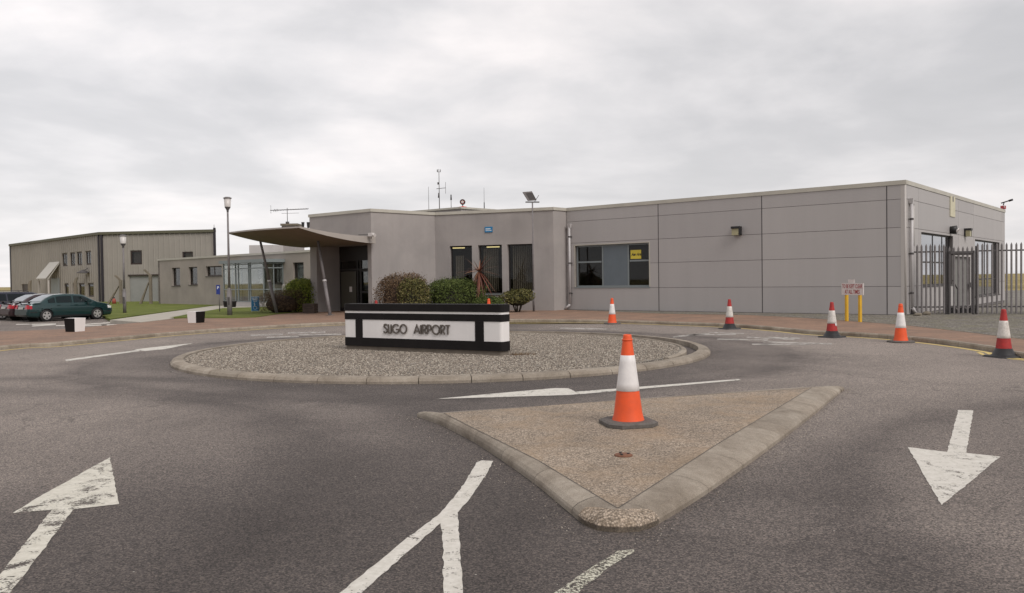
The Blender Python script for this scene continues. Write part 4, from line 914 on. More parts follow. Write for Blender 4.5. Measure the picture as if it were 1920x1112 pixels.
# ================================================================== CONES
def cone(name, loc, label, mtop, mmid, mbot, mbase, style='new', rz=0, hgt=1.0):
    o = thing(name, loc, label, 'traffic cone', 'traffic cones round the roundabout', rz)
    def rad(z): return .045+(.175-.045)*((1-z/1.0)) if z > .1 else .045+.130*.9+(.1-z)*.35
    seg = lambda a, b, e=0: [(rad(a+(b-a)*k/5)+e, a+(b-a)*k/5) for k in range(6)]
    cut1, cut2 = (.38, .77) if style == 'new' else (.40, .76)
    blo = .052 if style == 'new' else .17
    mb = MB(); mb.lathe(seg(blo, cut1)+seg(cut1, cut2)[1:]+seg(cut2, .985)[1:]+[(.043, 1.0), (.03, 1.003), (.03, .97)], 28); mb.build('body', mbot, o)
    mb = MB(); mb.lathe([(rad(cut1)+.001, cut1-.002)]+seg(cut1, cut2, .005)+[(rad(cut2)+.001, cut2+.002)], 28); mb.build('reflective_sleeve', mmid, o)
    if style == 'new':
        mb = MB(); mb.lathe([(.052, .93), (.06, .935), (.06, .95), (.046, .955)], 20); mb.build('collar', mtop, o)
        P = []
        for k in range(4):
            for d in (-14, 14): a = R(45+90*k+d); P.append((.335*math.cos(a), .335*math.sin(a)))
        Pt = [(x*.9, y*.9) for x, y in P]
        mb = MB(); mb.prism(P, 0.0, .035); mb.prism(P, .0355, .052, Pt); mb.build('base', mbase, o)
    else:
        mb = MB(); P = [(.27*a+.02*b, .27*b-.02*a) for a, b in ((-1, -1), (1, -1), (1, 1), (-1, 1))]; P = []
        for k in range(4):
            for d in (-5, 5): a = R(45+90*k+d); P.append((.39*math.cos(a), .39*math.sin(a)))
        mb.prism(P, 0, .035, [(x*.93, y*.93) for x, y in P]); mb.lathe([(.26, .034), (.215, .06), (rad(.17)+.004, .185), (.10, .19)], 28); mb.build('base', mbase, o)
    return o
c0 = cone('traffic_cone', G(1178, 795, .125), 'large clean orange cone with grey rubber base on the triangular island', M['orange'], M['sleeve'], M['orange'], M['rubber'], rz=R(12))
cone_n = [0]
def ck(px, py, label, style, rz, z=0, hs=1.0):
    cone_n[0] += 1
    if style == 'new': o = copy_tree(c0, G(px, py, z), R(rz), label)
    else: o = copy_tree(c1, G(px, py, z), R(rz), label)
    return o
ck(1148, 607.6, 'clean orange cone in the gutter below the wide yellow-postered window', 'new', 30)
ck(1689, 642, 'bright orange cone by the kerb in front of the building corner downpipe', 'new', 10)
ck(917, 606, 'orange cone standing behind the name wall, tip above its right half', 'new', 20)
c1 = cone('traffic_cone', G(1368, 616.8, 0), 'dull red cone with black base, by the kerb below the wall lamp', M['red'], M['dirty'], M['red'], M['black'], 'old', R(20))
ck(706, 610, 'red cone mostly hidden behind the left part of the name wall', 'old', 5)
c2 = ck(1560, 632.5, 'red cone with torn white sleeve, left of the yellow-legged sign', 'old', 35)
c3 = ck(1882, 669.5, 'grubby red cone with scuffed white sleeve nearest the right-hand fence', 'old', 15)
for c_, zz_ in ((c2, .40), (c3, .74)):
    mb = MB()
    for i in range(5):
        a = R(250+i*16+random.uniform(-5, 5)); z = zz_+random.uniform(-.03, .01); r0 = .045+.13*(1-z)+.008; dz = random.uniform(.03, .08)
        q = lambda aa, z_: (( .045+.13*(1-z_)+.008)*math.cos(aa), (.045+.13*(1-z_)+.008)*math.sin(aa), z_)
        mb.add([q(a, z), q(a+.3, z+.01), q(a+.25, z-dz), q(a+.08, z-dz*.8)], [(0, 1, 2, 3)])
    mb.build('torn_flap', M['sleeve'] if c_ is c2 else M['dirty'], c_)
# rusty cover on the island
p = G(1169, 853.5, .125); o = thing('rusty_cover', p, 'small round rusty socket cover set in the triangular island', 'cover')
mb = MB(); mb.lathe([(.0, .012), (.07, .012), (.085, .004), (.085, -.003)], 20); mb.build('disc', M['rust'], o)
for k in range(3): mb = MB(); a = 2.1*k; mb.cyl((.045*math.cos(a), .045*math.sin(a), .012), (.045*math.cos(a), .045*math.sin(a), .022), .012, n=8); mb.build('bolt', M['black'], o)
# ================================================================== BLACK AND WHITE BLOCKS
def block(px, py, rz, lw, label, dd_=(.50, .44, .50)):
    p = G(px, py, PZ); o = thing('marker_block', p, label, 'concrete block', 'black and white marker blocks', rz)
    x, y, z = dd_[0]/2, dd_[1]/2, dd_[2]
    tp = .88
    V8 = [(-x*tp, -y*tp, 0), (x*tp, -y*tp, 0), (x*tp, y*tp, 0), (-x*tp, y*tp, 0), (-x, -y, z), (x, -y, z), (x, y, z), (-x, y, z)]
    core = MB(); core.box8(V8); core.build('body', M['wpaint'], o)
    e = 1.012; mb = MB()
    q = [Vector(v) for v in V8]
    if lw: f = [q[1], q[2], q[6], q[5]]; n_ = Vector((1, 0, 0))       # right face black
    else: f = [q[0], q[1], q[5], q[4]]; n_ = Vector((0, -1, 0))
    mb.box8([f[0]+n_*.004, f[1]+n_*.004, f[1]+n_*.001, f[0]+n_*.001, f[3]+n_*.004, f[2]+n_*.004, f[2]+n_*.001, f[3]+n_*.001]); mb.build('black_face', M['bpaint'], o)
    return o
block(141, 621.5, R(-17), False, 'painted block with black left face, on the brick pavement beside the parked cars', (.47, .50, .48))
block(368, 605, R(-24), True, 'painted block with black right face, on the pavement near the nearer lamp post', (.50, .53, .48))
# ================================================================== PIPES, LAMPS, SIGNS
def downpipe(wl, u, zt_, label, double=False, foot=-1):
    o = thing('downpipe', wl.pt(u, PZ, .15), label, 'drainpipe', absolute=True)
    mb = MB(); mb.cyl(wl.pt(u, .42, .14), wl.pt(u, zt_, .14), .062, n=14); mb.cyl(wl.pt(u, .42, .14), wl.pt(u+foot*.28, .16, .22), .062, n=14); mb.box(wl.pt(u, zt_+.08, .12), (.2, .2, .2), math.atan2(wl.d.y, wl.d.x), taper=.7); mb.build('pipe', M['pvc'], o)
    for z in ([1.0, 2.6, 4.0] if zt_ > 3 else [1]): mb = MB(); mb.lathe([(.07, -.04), (.07, .04)], 14, wl.pt(u, z, .14)); wl.box(mb, u-.1, u+.1, z-.02, z+.02, .0, .08); mb.build('clip', M['dsteel'], o)
    if double:
        mb = MB(); u2 = u+.0; mb.cyl(wl.pt(u+.34, 2.9, .10), wl.pt(u+.34, zt_-.05, .10), .05, n=12); mb.cyl(wl.pt(u+.34, zt_-.05, .10), wl.pt(u+.02, zt_+.05, .14), .055, n=12); mb.build('overflow_pipe', M['trim'], o)
    return o
downpipe(wf, wf.uv(1068, 500, .15)[0], 4.5, 'light grey drainpipe in the inner corner left of the wide window')
downpipe(we, .42, 4.65, 'light grey drainpipe on the end wall beside the fence', True, foot=1)
def walllamp(wl, px, py, label, kind='lantern'):
    u, z = wl.uv(px, py, .1); o = thing('wall_lamp', wl.pt(u, z, .1), label, 'wall lamp', 'wall lamps on the terminal', absolute=True)
    if kind == 'lantern':
        mb = MB(); wl.box(mb, u-.2, u+.2, z+.10, z+.2, .03, .34); wl.box(mb, u-.2, u+.2, z-.2, z+.1, .03, .10); wl.box(mb, u+.16, u+.2, z-.2, z+.1, .10, .3); mb.build('housing', M['black'], o)
        mb = MB(); wl.box(mb, u-.18, u+.155, z-.2, z+.098, .101, .29); mb.build('diffuser', mat('aged_diffuser', (.36, .33, .20), .4, .08, 6), o)
    else:
        mb = MB(); c = wl.pt(u, z, .2); mb.cyl(wl.pt(u, z+.02, .03), wl.pt(u, z+.02, .30), .17, .20, 18); mb.build('hood', M['black'], o); mb = MB(); mb.cyl(wl.pt(u, z-.02, .302), wl.pt(u, z-.05, .34), .14, .12, 16); mb.build('lens', M['signw'], o)
walllamp(wf, 1382, 433, 'square black lantern with aged diffuser high on the long clad wall')
walllamp(we, 1812, 436, 'square black lantern on the end wall between the two glazed openings')
walllamp(we, 1785, 432, 'round black hooded lamp above the corner of the end window', 'round')
# pale panel sign on the end wall
u, z = we.uv(1784, 387); o = thing('yellowed_panel', we.pt(u, z, .05), 'yellowed vertical panel fixed high on the end wall', 'panel', absolute=True)
mb = MB(); we.box(mb, u-.5, u+.45, z-.5, z+.46, .032, .07); mb.build('board', mat('yellowed_board', (.56, .52, .38), .6, .08, 2), o); mb = MB(); we.box(mb, u-.1, u+.1, z+.22, z+.46, .0705, .078); mb.build('mark', M['steel'], o)
# blue plaque on the rendered wall
u, z = wcd.uv(916.5, 430.5); o = thing('wall_plaque', wcd.pt(u, z, .03), 'small blue plaque with white lines above the tall windows', 'sign', absolute=True)
mb = MB(); wcd.box(mb, u-.22, u+.22, z-.15, z+.15, .003, .04); mb.build('plate', M['signblue'], o); mb = MB(); wcd.box(mb, u-.17, u+.12, z+.01, z+.06, .0405, .045); wcd.box(mb, u-.17, u+.17, z-.07, z-.04, .0405, .045); mb.build('white_lines', M['txt'], o)
# poster behind the glass of the wide window
pu0, pu1, pz0, pz1 = POST; o = thing('yellow_poster', wf.pt(pu0, pz0, -.1), 'yellow poster with black italic lettering in the right pane of the wide window', 'poster', absolute=True)
mb = MB(); wf.box(mb, pu0, pu1, pz0, pz1, -.118, -.112); mb.build('sheet', M['posty'], o)
t_ = text('lettering', 'Aer Ara', .2, M['black'], o, wf.pt((pu0+pu1)/2+.02, (pz0+pz1)/2, -.110), (wf.d.x, wf.d.y, 0), shear=.35, width=(pu1-pu0)*.92, bold=.006)
# interior strip lights
for px, py, lbl, dep in ((862, 465, 'yellowish strip light seen through the first tall window', 1.2), (930, 463, 'yellowish strip light seen at the top of the middle tall window', 1.2)):
    u, z = wcd.uv(px, py, -dep); o = thing('strip_light', wcd.pt(u, z, -dep), lbl, 'strip light', 'strip lights inside the terminal', absolute=True)
    mb = MB(); mb.cyl(wcd.pt(u-.55, z, -dep), wcd.pt(u+.3 if px < 900 else u+.2, z, -dep), .03, n=8); mb.build('tube', M['tube'], o); mb = MB(); wcd.box(mb, u-.6, u+.35, z+.035, z+.10, -dep-.06, -dep+.06); mb.cyl(wcd.pt(u, z+.1, -dep), wcd.pt(u, ZR-.45, -dep), .01, n=6); mb.build('fitting', M['trim'], o)
# keep-clear sign on yellow legs
pL, pR = G(1587, 602, PZ), G(1612, 603.5, PZ); wk = Wall(pL.xy, pR.xy)
D0 = (pL.y+pR.y)/2; zt1 = V(1600, 531, D0).z; zb1 = V(1600, 553, D0).z; Lk = wk.L; uc = Lk/2; hw = 20.5/F*D0
o = thing('keep_clear_sign', wk.pt(uc, PZ), 'white sign with red capitals on two yellow legs, in the gravel by the clad wall', 'sign', absolute=True)
ua = wk.uv(1580, 540)[0]; ub = wk.uv(1621, 540)[0]
mb = MB(); wk.box(mb, ua, ub, zb1, zt1, .03, .055); mb.build('board', M['signw'], o)
for u in (0, Lk): mb = MB(); wk.box(mb, u-.045, u+.045, PZ-.02, zt1-.06, -.06, .029); mb.build('leg', M['yellowp'], o)
mb = MB(); wk.box(mb, uc-.19, uc+.10, zt1+.002, zt1+.13, .02, .04); tg = mb.build('top_tag', M['signw'], o)
fz = zt1-zb1
text('lettering', 'TO BE KEPT CLEAR', .2, M['signr'], o, wk.pt((ua+ub)/2, zb1+fz*.72, .057), (wk.d.x, wk.d.y, 0), width=(ub-ua)*.92, bold=.002)
text('lettering', 'AT ALL TIMES', .2, M['signr'], o, wk.pt((ua+ub)/2, zb1+fz*.25, .057), (wk.d.x, wk.d.y, 0), width=(ub-ua)*.68, bold=.002)
# lamp posts
def lamppost(px, py, ptop, D, label, sc=1.0):
    b = V(px, py, D); b.z = PZ if sc > .9 else .12; zt_ = V(px-8 if sc > .9 else px-5, ptop, D).z; h = zt_-b.z
    o = thing('lamp_post', b, label, 'lamp post', 'lamp posts')
    mb = MB(); mb.cyl((0, 0, -.02), (0, 0, 1.25), .105*sc+.02, n=16); mb.lathe([(.105*sc+.02, 1.25), (.07, 1.42)], 16); mb.cyl((0, 0, 1.4), (0, 0, h-.75), .062, .045, 14); mb.build('pole', M['steel'], o)
    mb = MB(); mb.lathe([(.05, h-.78), (.06, h-.68), (.14, h-.55), (.145, h-.52)], 18); mb.build('neck', M['dsteel'], o)
    mb = MB(); mb.lathe([(.145, h-.52), (.18, h-.08), (.0, h-.08)], 18); mb.build('lamp_shade', M['lampw'], o)
    mb = MB(); mb.lathe([(.0, h), (.12, h-.01), (.215, h-.06), (.215, h-.085), (.0, h-.083)], 18); mb.build('cap', M['steel'], o)
    mb = MB(); mb.box((0, -.125*sc, .75), (.11, .02, .4)); mb.build('hatch', M['dsteel'], o)
lamppost(431, 596, 369, 41.8, 'tall galvanised lamp post at the pavement edge left of the canopy')
lamppost(234, 591, 440, 47.8, 'shorter lamp post on the lawn in front of the hangar front', .7)
# floodlight post
b = V(1001, 588, 42.2); b.z = PZ; zt_ = V(999, 379, 42.2).z
o = thing('floodlight_post', b, 'slim post with tilted solar floodlight in front of the rendered wall', 'floodlight'); h = zt_-PZ
mb = MB(); mb.cyl((0, 0, -.02), (0, 0, h), .045, .035, 10); mb.cyl((0, 0, -.02), (0, 0, 1.1), .06, n=10); mb.build('pole', M['steel'], o)
mb = MB(); mb.box((.0, 0, h), (.72, .06, .06), R(8)); mb.build('crossbar', M['dsteel'], o)
mb = MB()
P = [Vector((-.50, -.05, h+.52)), Vector((-.02, .0, h+.56)), Vector((.22, 0.05, h+.10)), Vector((-.22, .0, h+.06))]
nn2 = (P[1]-P[0]).cross(P[3]-P[0]).normalized(); nn2 = nn2 if nn2.y < 0 else -nn2
mb.box8([P[3], P[2], P[2]-nn2*.12, P[3]-nn2*.12, P[0], P[1], P[1]-nn2*.12, P[0]-nn2*.12]); lh = mb.build('lamp_head', M['steel'], o)
mb = MB(); c_ = sum(P, Vector())/4; Q4 = [c_+(p-c_)*.72+Vector((.06, 0, 0))+nn2*.004 for p in P]; mb.add(Q4, [(0, 3, 2, 1)]); mb.build('lens', M['dsteel'], lh)
mb = MB(); mb.cyl((.1, 0, h), (.33, .05, h+.35), .015, n=6); mb.build('bracket', M['dsteel'], o)
# floodlights and camera on the canopy
for px, lbl in ((568, 'left black floodlight standing on the canopy roof'), (578, 'right black floodlight standing on the canopy roof, against the wall')):
    p = V(px, 422, 43.6); o = thing('canopy_floodlight', p, lbl, 'floodlight', 'floodlights on the canopy roof')
    mb = MB(); mb.box((0, 0, 0), (.16, .22, .30), .3, taper=.7); mb.cyl((0, .0, -.15), (-.03, 0, -.02), .02, n=6); mb.build('lamp_head', M['black'], o)
    zc_ = cz(max(0, min(1, (wab.n.dot(Vector((p.x, p.y))-wab.a))/4.75)))+.2; mb = MB(); mb.cyl((0, 0, zc_-p.z-.25), (0, 0, -.1), .02, n=6); mb.build('bracket', M['dsteel'], o)
p = V(696, 440, 41.7); o = thing('spotlight', p, 'white spotlight on a bracket at the right corner of the canopy', 'spotlight')
mb = MB(); mb.box((0, 0, 0), (.26, .2, .18), -.6); mb.cyl((.05, -.05, 0), (.22, -.2, -.05), .06, .09, 10); mb.build('lamp_head', M['lampw'], o); mb = MB(); mb.cyl((0, 0, 0), (-.72, .4, .02), .02, n=6); mb.cyl((0, 0, 0), (0, 0, -.2), .02, n=6); mb.build('bracket', M['dsteel'], o)
# ------------------------------------------------------------------ roof aerials
def mast(px, y0, y1, D, label, name='antenna', r=.018, extra=None, cat='antenna', group=None, ground=None):
    b = V(px, y1, D); t = V(px, y0, D); g0_ = (ground if ground is not None else ZL)-.05; o = thing(name, (b.x, b.y, g0_), label, cat, group); h = t.z-g0_
    mb = MB(); mb.cyl((0, 0, 0), (0, 0, h), r, r*.6, 8); mb.build('mast', M['dsteel'], o)
    if extra: extra(o, h)
    return o
def ex_main(o, h):
    mb = MB(); mb.cyl((-.18, 0, h*.52), (.42, 0, h*.54), .018, n=6); mb.cyl((.42, 0, h*.40), (.42, 0, h*.68), .012, n=6); mb.build('side_arm', M['dsteel'], o)
    mb = MB(); mb.cyl((-.12, 0, h*.93), (.12, 0, h*.93), .012, n=6); mb.cyl((-.1, 0, h*.93), (-.1, 0, h*.99), .03, n=8); mb.cyl((.1, 0, h*.93), (.1, 0, h*.99), .02, n=8); mb.build('wind_sensor', M['dsteel'], o)
    mb = MB(); mb.box((-.06, 0, h*.65), (.1, .08, .14)); mb.cyl((-.05, 0, h*.3), (-.03, 0, h*.42), .04, n=8); mb.build('junction_box', M['dsteel'], o)
mast(824, 317, 391, 53.6, 'tall roof mast with side arm and wind sensor, highest on the terminal', 'weather_mast', .028, ex_main)
mast(804, 350, 391, 54.0, 'thin whip antenna left of the tall roof mast', r=.016, group='whip antennas on the roof')
mast(908, 352, 391, 54.0, 'thin whip antenna right of the red roof beacon', r=.014, group='whip antennas on the roof', extra=lambda o, h: MB().cyl((0, 0, .1), (0, 0, .5), .03, n=8).build('base_coil', M['black'], o))
mast(846, 365, 388, 53.0, 'short stubby antenna with black head beside the roof beacon', 'stub_antenna', .02, lambda o, h: MB().cyl((0, 0, h-.35), (0, 0, h), .05, .035, n=8).build('head', M['black'], o))
p = V(867.5, 387, 52.8); o = thing('obstruction_beacon', (p.x, p.y, ZL), 'round beacon on a red base on the raised roof block', 'beacon')
mb = MB(); mb.lathe([(.26, 0), (.26, .07), (.1, .09), (.06, .12), (.0, .12)], 18); mb.build('base', M['redp'], o)
mb = MB(); mb.cyl((0, 0, .1), (0, 0, .24), .03, n=8); mb.cyl((0, -.07, .38), (0, .07, .38), .18, n=20); mb.build('housing', M['black'], o)
mb = MB(); mb.cyl((0, -.071, .38), (0, -.09, .38), .085, n=16); mb.build('lens', M['lampw'], o)
mb = MB(); 
for k in range(5): a = R(90+72*k); mb.cyl((.11*math.cos(a), -.072, .38+.11*math.sin(a)), (.11*math.cos(a), -.08, .38+.11*math.sin(a)), .025, n=8)
mb.build('lamp_ring', M['redp'], o)
# television aerial on the chimney
p = V(539, 420, 64.2); t = V(539, 390, 64.2); o = thing('television_aerial', (p.x, p.y, zc+.16), 'long toothed television aerial on the chimney behind the canopy', 'aerial'); h = t.z-zc-.16
mb = MB(); mb.cyl((0, 0, 0), (0, 0, h), .025, n=8); mb.cyl((0, 0, -.01), (0, 0, .18), .14, n=10); mb.build('mast', M['dsteel'], o)
ax = Vector((1, .12, .05)).normalized()
mb = MB(); mb.cyl(Vector((0, 0, h-.12))-ax*1.3, Vector((0, 0, h-.16))+ax*1.62, .026, n=6); mb.cyl(Vector((-.45, 0, h-.42)), Vector((.9, .1, h-.40)), .012, n=6)
for k in range(22):
    c = Vector((0, 0, h-.12))+ax*(-1.0+2.6*k/21)-Vector((0, 0, .02)); s_ = .10 if k > 2 else .2
    mb.cyl(c+Vector((0, -.12, -s_*.5)), c+Vector((0, .12, s_*.5)), .02, n=4)
for dz in (-.28, .28): mb.cyl(Vector((-1.25, -.2, h-.1+dz)), Vector((-1.32, .2, h-.1+dz)), .012, n=4)
mb.cyl(Vector((-1.28, 0, h-.38)), Vector((-1.28, 0, h+.18)), .012, n=4)
mb.build('boom', M['dsteel'], o)
# camera on red bracket at the far roof corner
p = V(1881, 388, we.pt(we.L-.3, 0).y); o = thing('roof_camera', (p.x, p.y, ZR+.05), 'camera on a red bracketed box at the far roof corner of the end wall', 'camera')
mb = MB(); mb.box((0, 0, .12), (.26, .24, .20), .8); mb.build('box', mat('faded_red', (.36, .05, .06), .6, .1, 8), o); mb = MB(); mb.box((-.02, -.16, .15), (.12, .03, .1), .8); mb.build('lens', M['signw'], o)
mb = MB(); mb.cyl((0, 0, .25), (.05, 0, .4), .03, n=8); mb.cyl((-.12, 0, .38), (.32, -.1, .52), .035, n=8); mb.cyl((.28, -.09, .5), (.48, -.15, .57), .06, n=10); mb.build('camera_head', M['black'], o)
# whip on the hangar corner
pp = wl2.pt(wl2.L-.1, ZH); mast(401.5, 421, 432, pp.y, 'short whip antenna on the right roof corner of the hangar', r=.03, ground=ZH+.35)
# ------------------------------------------------------------------ small signs and planters by the entrance
p = V(412, 588, 47.6); p.z = .14; o = thing('parking_sign', p, 'narrow navy sign on a thin post by the footpath left of the lamp post', 'sign')
mb = MB(); mb.cyl((0, 0, -.02), (0, 0, 1.55), .03, n=8); mb.build('post', M['steel'], o); mb = MB(); mb.box((-.05, -.04, 1.28), (.21, .03, .55), .1); sp = mb.build('plate', M['navy'], o)
text('lettering', 'P', .22, M['txt'], o, (-.05, -.058, 1.38), (1, .1, 0), bold=.004)
p = V(479, 589.5, 45.4); p.z = .145; o = thing('disabled_bay_sign', p, 'bright blue sign with white wheelchair symbol, low on the grass by the canopy', 'sign', rz=R(14))
mb = MB(); mb.box((0, 0, .47), (.42, .025, .78)); mb.build('plate', M['signblue'], o); mb = MB(); mb.box((0, .002, .47), (.45, .018, .81)); mb.build('white_rim', M['txt'], o)
for x in (-.19, .19): mb = MB(); mb.cyl((x, .03, -.03), (x, .03, .8), .014, n=6); mb.build('leg', M['trim'], o)
mb = MB()
for z, ww in ((.79, .34), (.70, .30), (.62, .18)): mb.box((0, -.015, z), (ww, .006, .04))
mb.build('writing', M['txt'], o)
mb = MB(); c = (-.015, -.016); 
mb.cyl((-.04, -.013, .50), (-.04, -.019, .50), .035, n=12)
for a, b, ww in (((-.04, .46), (-.03, .33), .03), ((-.03, .33), (.06, .33), .028), ((.06, .335), (.09, .21), .028), ((.09, .21), (.13, .225), .02), ((-.035, .41), (.04, .40), .02)):
    mb.cyl((a[0], -.016, a[1]), (b[0], -.016, b[1]), ww*.45, n=6)
for k in range(12):
    a0, a1 = R(100+k*20), R(120+k*20); mb.cyl((-.01+.1*math.cos(a0), -.016, .26+.1*math.sin(a0)), (-.01+.1*math.cos(a1), -.016, .26+.1*math.sin(a1)), .010, n=5)
mb.build('wheelchair_symbol', M['txt'], o)
p = V(582, 584, 43.6); p.z = PZ; o = thing('planter_box', p, 'dark slatted wooden planter box at the foot of the entrance pillar', 'planter', rz=R(-10))
mb = MB()
for k in range(4): mb.box((0, 0, .07+.125*k), (.66, .5, .115))
mb.build('box', M['wood'], o); mb = MB(); mb.box((0, 0, .505), (.6, .44, .02)); mb.build('soil', M['bark'], o)
for px, D, lbl in ((424, 56.5, 'black tapered pot at the left foot of the glazed porch'), (438, 56.2, 'black tapered pot just right of the lamp post by the porch')):
    p = V(px, 571, D); p.z = .13; o = thing('flower_pot', p, lbl, 'flower pot', 'black pots by the porch')
    mb = MB(); mb.lathe([(0, .0), (.15, 0), (.2, .38), (.22, .38), (.22, .43), (.18, .43), (.17, .36), (0, .36)], 16); mb.build('pot', M['pot'], o); mb = MB(); mb.lathe([(.0, .37), (.175, .365)], 12); mb.build('soil', M['bark'], o)
# small utility box right of the porch
u, z = wa.uv(536, 536, .2); o = thing('meter_box', wa.pt(u, z, .15), 'small grey meter box with white lid beneath the annex window', 'box', absolute=True)
mb = MB(); wa.box(mb, u-.25, u+.35, z-.6, z+.05, .003, .35); mb.build('cabinet', M['trim'], o); mb = MB(); wa.box(mb, u-.2, u+.3, z+.052, z+.12, .05, .33); mb.build('lid', M['signw'], o)
# ------------------------------------------------------------------ cranked concrete posts by the hangar
def cpost(px, ybase, ytop, D, label, crank=(-.5, .0), strut=None):
    b = V(px, ybase, D); b.z = .1; t = V(px, ytop, D).z; h = t-.1; o = thing('cranked_fence_post', b, label, 'fence post', 'cranked concrete fence posts')
    mb = MB(); mb.box((0, 0, h*.42), (.22, .2, h*.84)); mb.box8([(-.11, -.1, h*.84), (.11, -.1, h*.84), (.11, .1, h*.84), (-.11, .1, h*.84), (crank[0]-.08, -.09, h), (crank[0]+.08, -.09, h+.06), (crank[0]+.08, .09, h+.06), (crank[0]-.08, .09, h)]); mb.build('post', M['concpost'], o)
    if strut: mb = MB(); mb.box8([(strut-.1, -.09, 0), (strut+.1, -.09, 0), (strut+.1, .09, 0), (strut-.1, .09, 0), (-.2, -.09, h*.62), (-.1, -.09, h*.66), (-.1, .09, h*.66), (-.2, .09, h*.62)]); mb.build('brace', M['concpost'], o)
cpost(227, 568, 517, 72, 'cranked concrete post with brace before the pale roller door, left one', (-.45, 0), -1.15)
cpost(283, 567, 506, 70, 'cranked concrete post with brace before the annex corner, tallest of the four', (-.5, 0), -.9)
cpost(142, 560, 521, 74, 'cranked concrete post before the lower hangar windows', (.15, 0))
cpost(56, 556, 527, 76, 'cranked concrete post behind the parked cars near the hangar side door', (.1, 0))
p = V(214, 567.5, 72); p.z = .1; o = thing('gas_bottle', p, 'small red bottle standing by the brace of a cranked post', 'bottle')
mb = MB(); mb.lathe([(0, 0), (.16, 0), (.16, .3), (.1, .45), (.04, .5), (.04, .6), (0, .6)], 14); mb.build('bottle', mat('dull_red', (.30, .06, .04), .6), o)
mb = MB(); mb.lathe([(.05, .52), (.07, .52), (.07, .62), (0, .64)], 10); mb.build('valve', M['dsteel'], o)
# ================================================================== PALISADE FENCE
def palisade(a, b, zt_, label, pitch=.165, skip=None, group='palisade fence runs', gate=False):
    wl = Wall(a, b); o = thing('palisade_gate' if gate else 'palisade_fence', wl.pt(0, 0), label, 'gate' if gate else 'fence', group, absolute=True)
    n = int(wl.L/pitch); 
    mb = MB()
    for k in range(n+1):
        u = k*pitch+.02; zz_ = zt_+random.uniform(-.01, .01); w_ = .039; tilt = random.uniform(-.004, .004)
        vs = [wl.pt(u-w_, .16, 0), wl.pt(u-w_*.4, .16, .022), wl.pt(u+w_*.4, .16, .022), wl.pt(u+w_, .16, 0), wl.pt(u-w_+tilt, zz_-.1, 0), wl.pt(u-w_*.4+tilt, zz_-.1, .022), wl.pt(u+w_*.4+tilt, zz_-.1, .022), wl.pt(u+w_+tilt, zz_-.1, 0), wl.pt(u+tilt, zz_, .01)]
        mb.add(vs, [(0, 1, 5, 4), (1, 2, 6, 5), (2, 3, 7, 6), (4, 5, 8), (5, 6, 8), (6, 7, 8), (7, 4, 8), (3, 0, 4, 7)])
    mb.build('pales', M['steel'], o)
    for z in (zt_-.32, .42): mb = MB(); wl.box(mb, 0, wl.L, z-.03, z+.03, -.05, -.004); mb.build('rail', M['dsteel'], o)
    for u in ([.0, wl.L] if wl.L < 4 else [k*2.75 for k in range(int(wl.L/2.75)+1)]): mb = MB(); wl.box(mb, u-.035, u+.035, .05, zt_-.12 if not gate else zt_-.25, -.12, -.052); mb.build('post', M['dsteel'], o)
    return o, wl
f0 = V(1711, 590, 33.3); f1 = V(1775, 590, 33.0); f2 = V(1826, 590, 32.8); f3 = V(1830, 590, 32.7); f4 = V(2120, 590, 31.6)
ztf = V(1720, 458, 33.3).z
palisade(f0.xy, f1.xy, ztf, 'short run of pointed steel palisade fence against the building corner')
go, gw = palisade((f1.x+.1, f1.y), (f2.x, f2.y), ztf-.12, 'framed palisade gate leaf standing before the grey end door', gate=True, group='palisade gate')
mb = MB(); gw.box(mb, 0, gw.L, ztf-.42, ztf-.32, .025, .06); gw.box(mb, gw.L-.05, gw.L+.02, .15, ztf-.3, .025, .06); gw.box(mb, -.02, .05, .15, ztf-.3, .025, .06); mb.build('frame', M['dsteel'], go)
mb = MB(); gw.box(mb, gw.L-.2, gw.L-.08, 1.2, 1.4, .061, .1); mb.build('lock_box', M['dsteel'], go)
palisade((f3.x+.05, f3.y), f4.xy, ztf, 'long run of pointed steel palisade fence leading off to the right edge', .175)
# low wheeled thing behind the gate: bundle of dark cable and blocks
p = V(1800, 582, 34.2); p.z = .0; o = thing('wheeled_dolly', p, 'low dark wheeled dolly with upright handle behind the palisade gate', 'trolley')
mb = MB(); mb.box((0, 0, .38), (1.0, .5, .07)); mb.build('deck', M['dsteel'], o)
for x in (-.4, 0, .4): mb = MB(); mb.cyl((x, -.25, .19), (x, -.15, .19), .16, n=14); mb.build('wheel', M['black'], o)
mb = MB(); mb.tube([(-.1, 0, .4), (-.1, 0, 1.1), (-.3, 0, 1.5)], .025, 8); mb.build('handle', M['dsteel'], o)
# stones at the fence foot
for k, (px, py, lbl) in enumerate(((1722, 592, 'flat dark stone at the foot of the end-wall drainpipe'), (1738, 590.5, 'larger rough stone lying under the palisade fence'))):
    p = G(px, py, PZ); o = thing('loose_stone', p, lbl, 'stone'); mb = MB(); pf = [(0, 0), (.14, .0), (.16, .05), (.1, .1), (0, .12)]; mb.lathe(pf, 7); mb.v = [(x*random.uniform(.8, 1.5), y*random.uniform(.7, 1.1), z*(1+.3*k)) for x, y, z in mb.v]; mb.sm = [False]*len(mb.sm); mb.build('stone', M['concpost'], o)
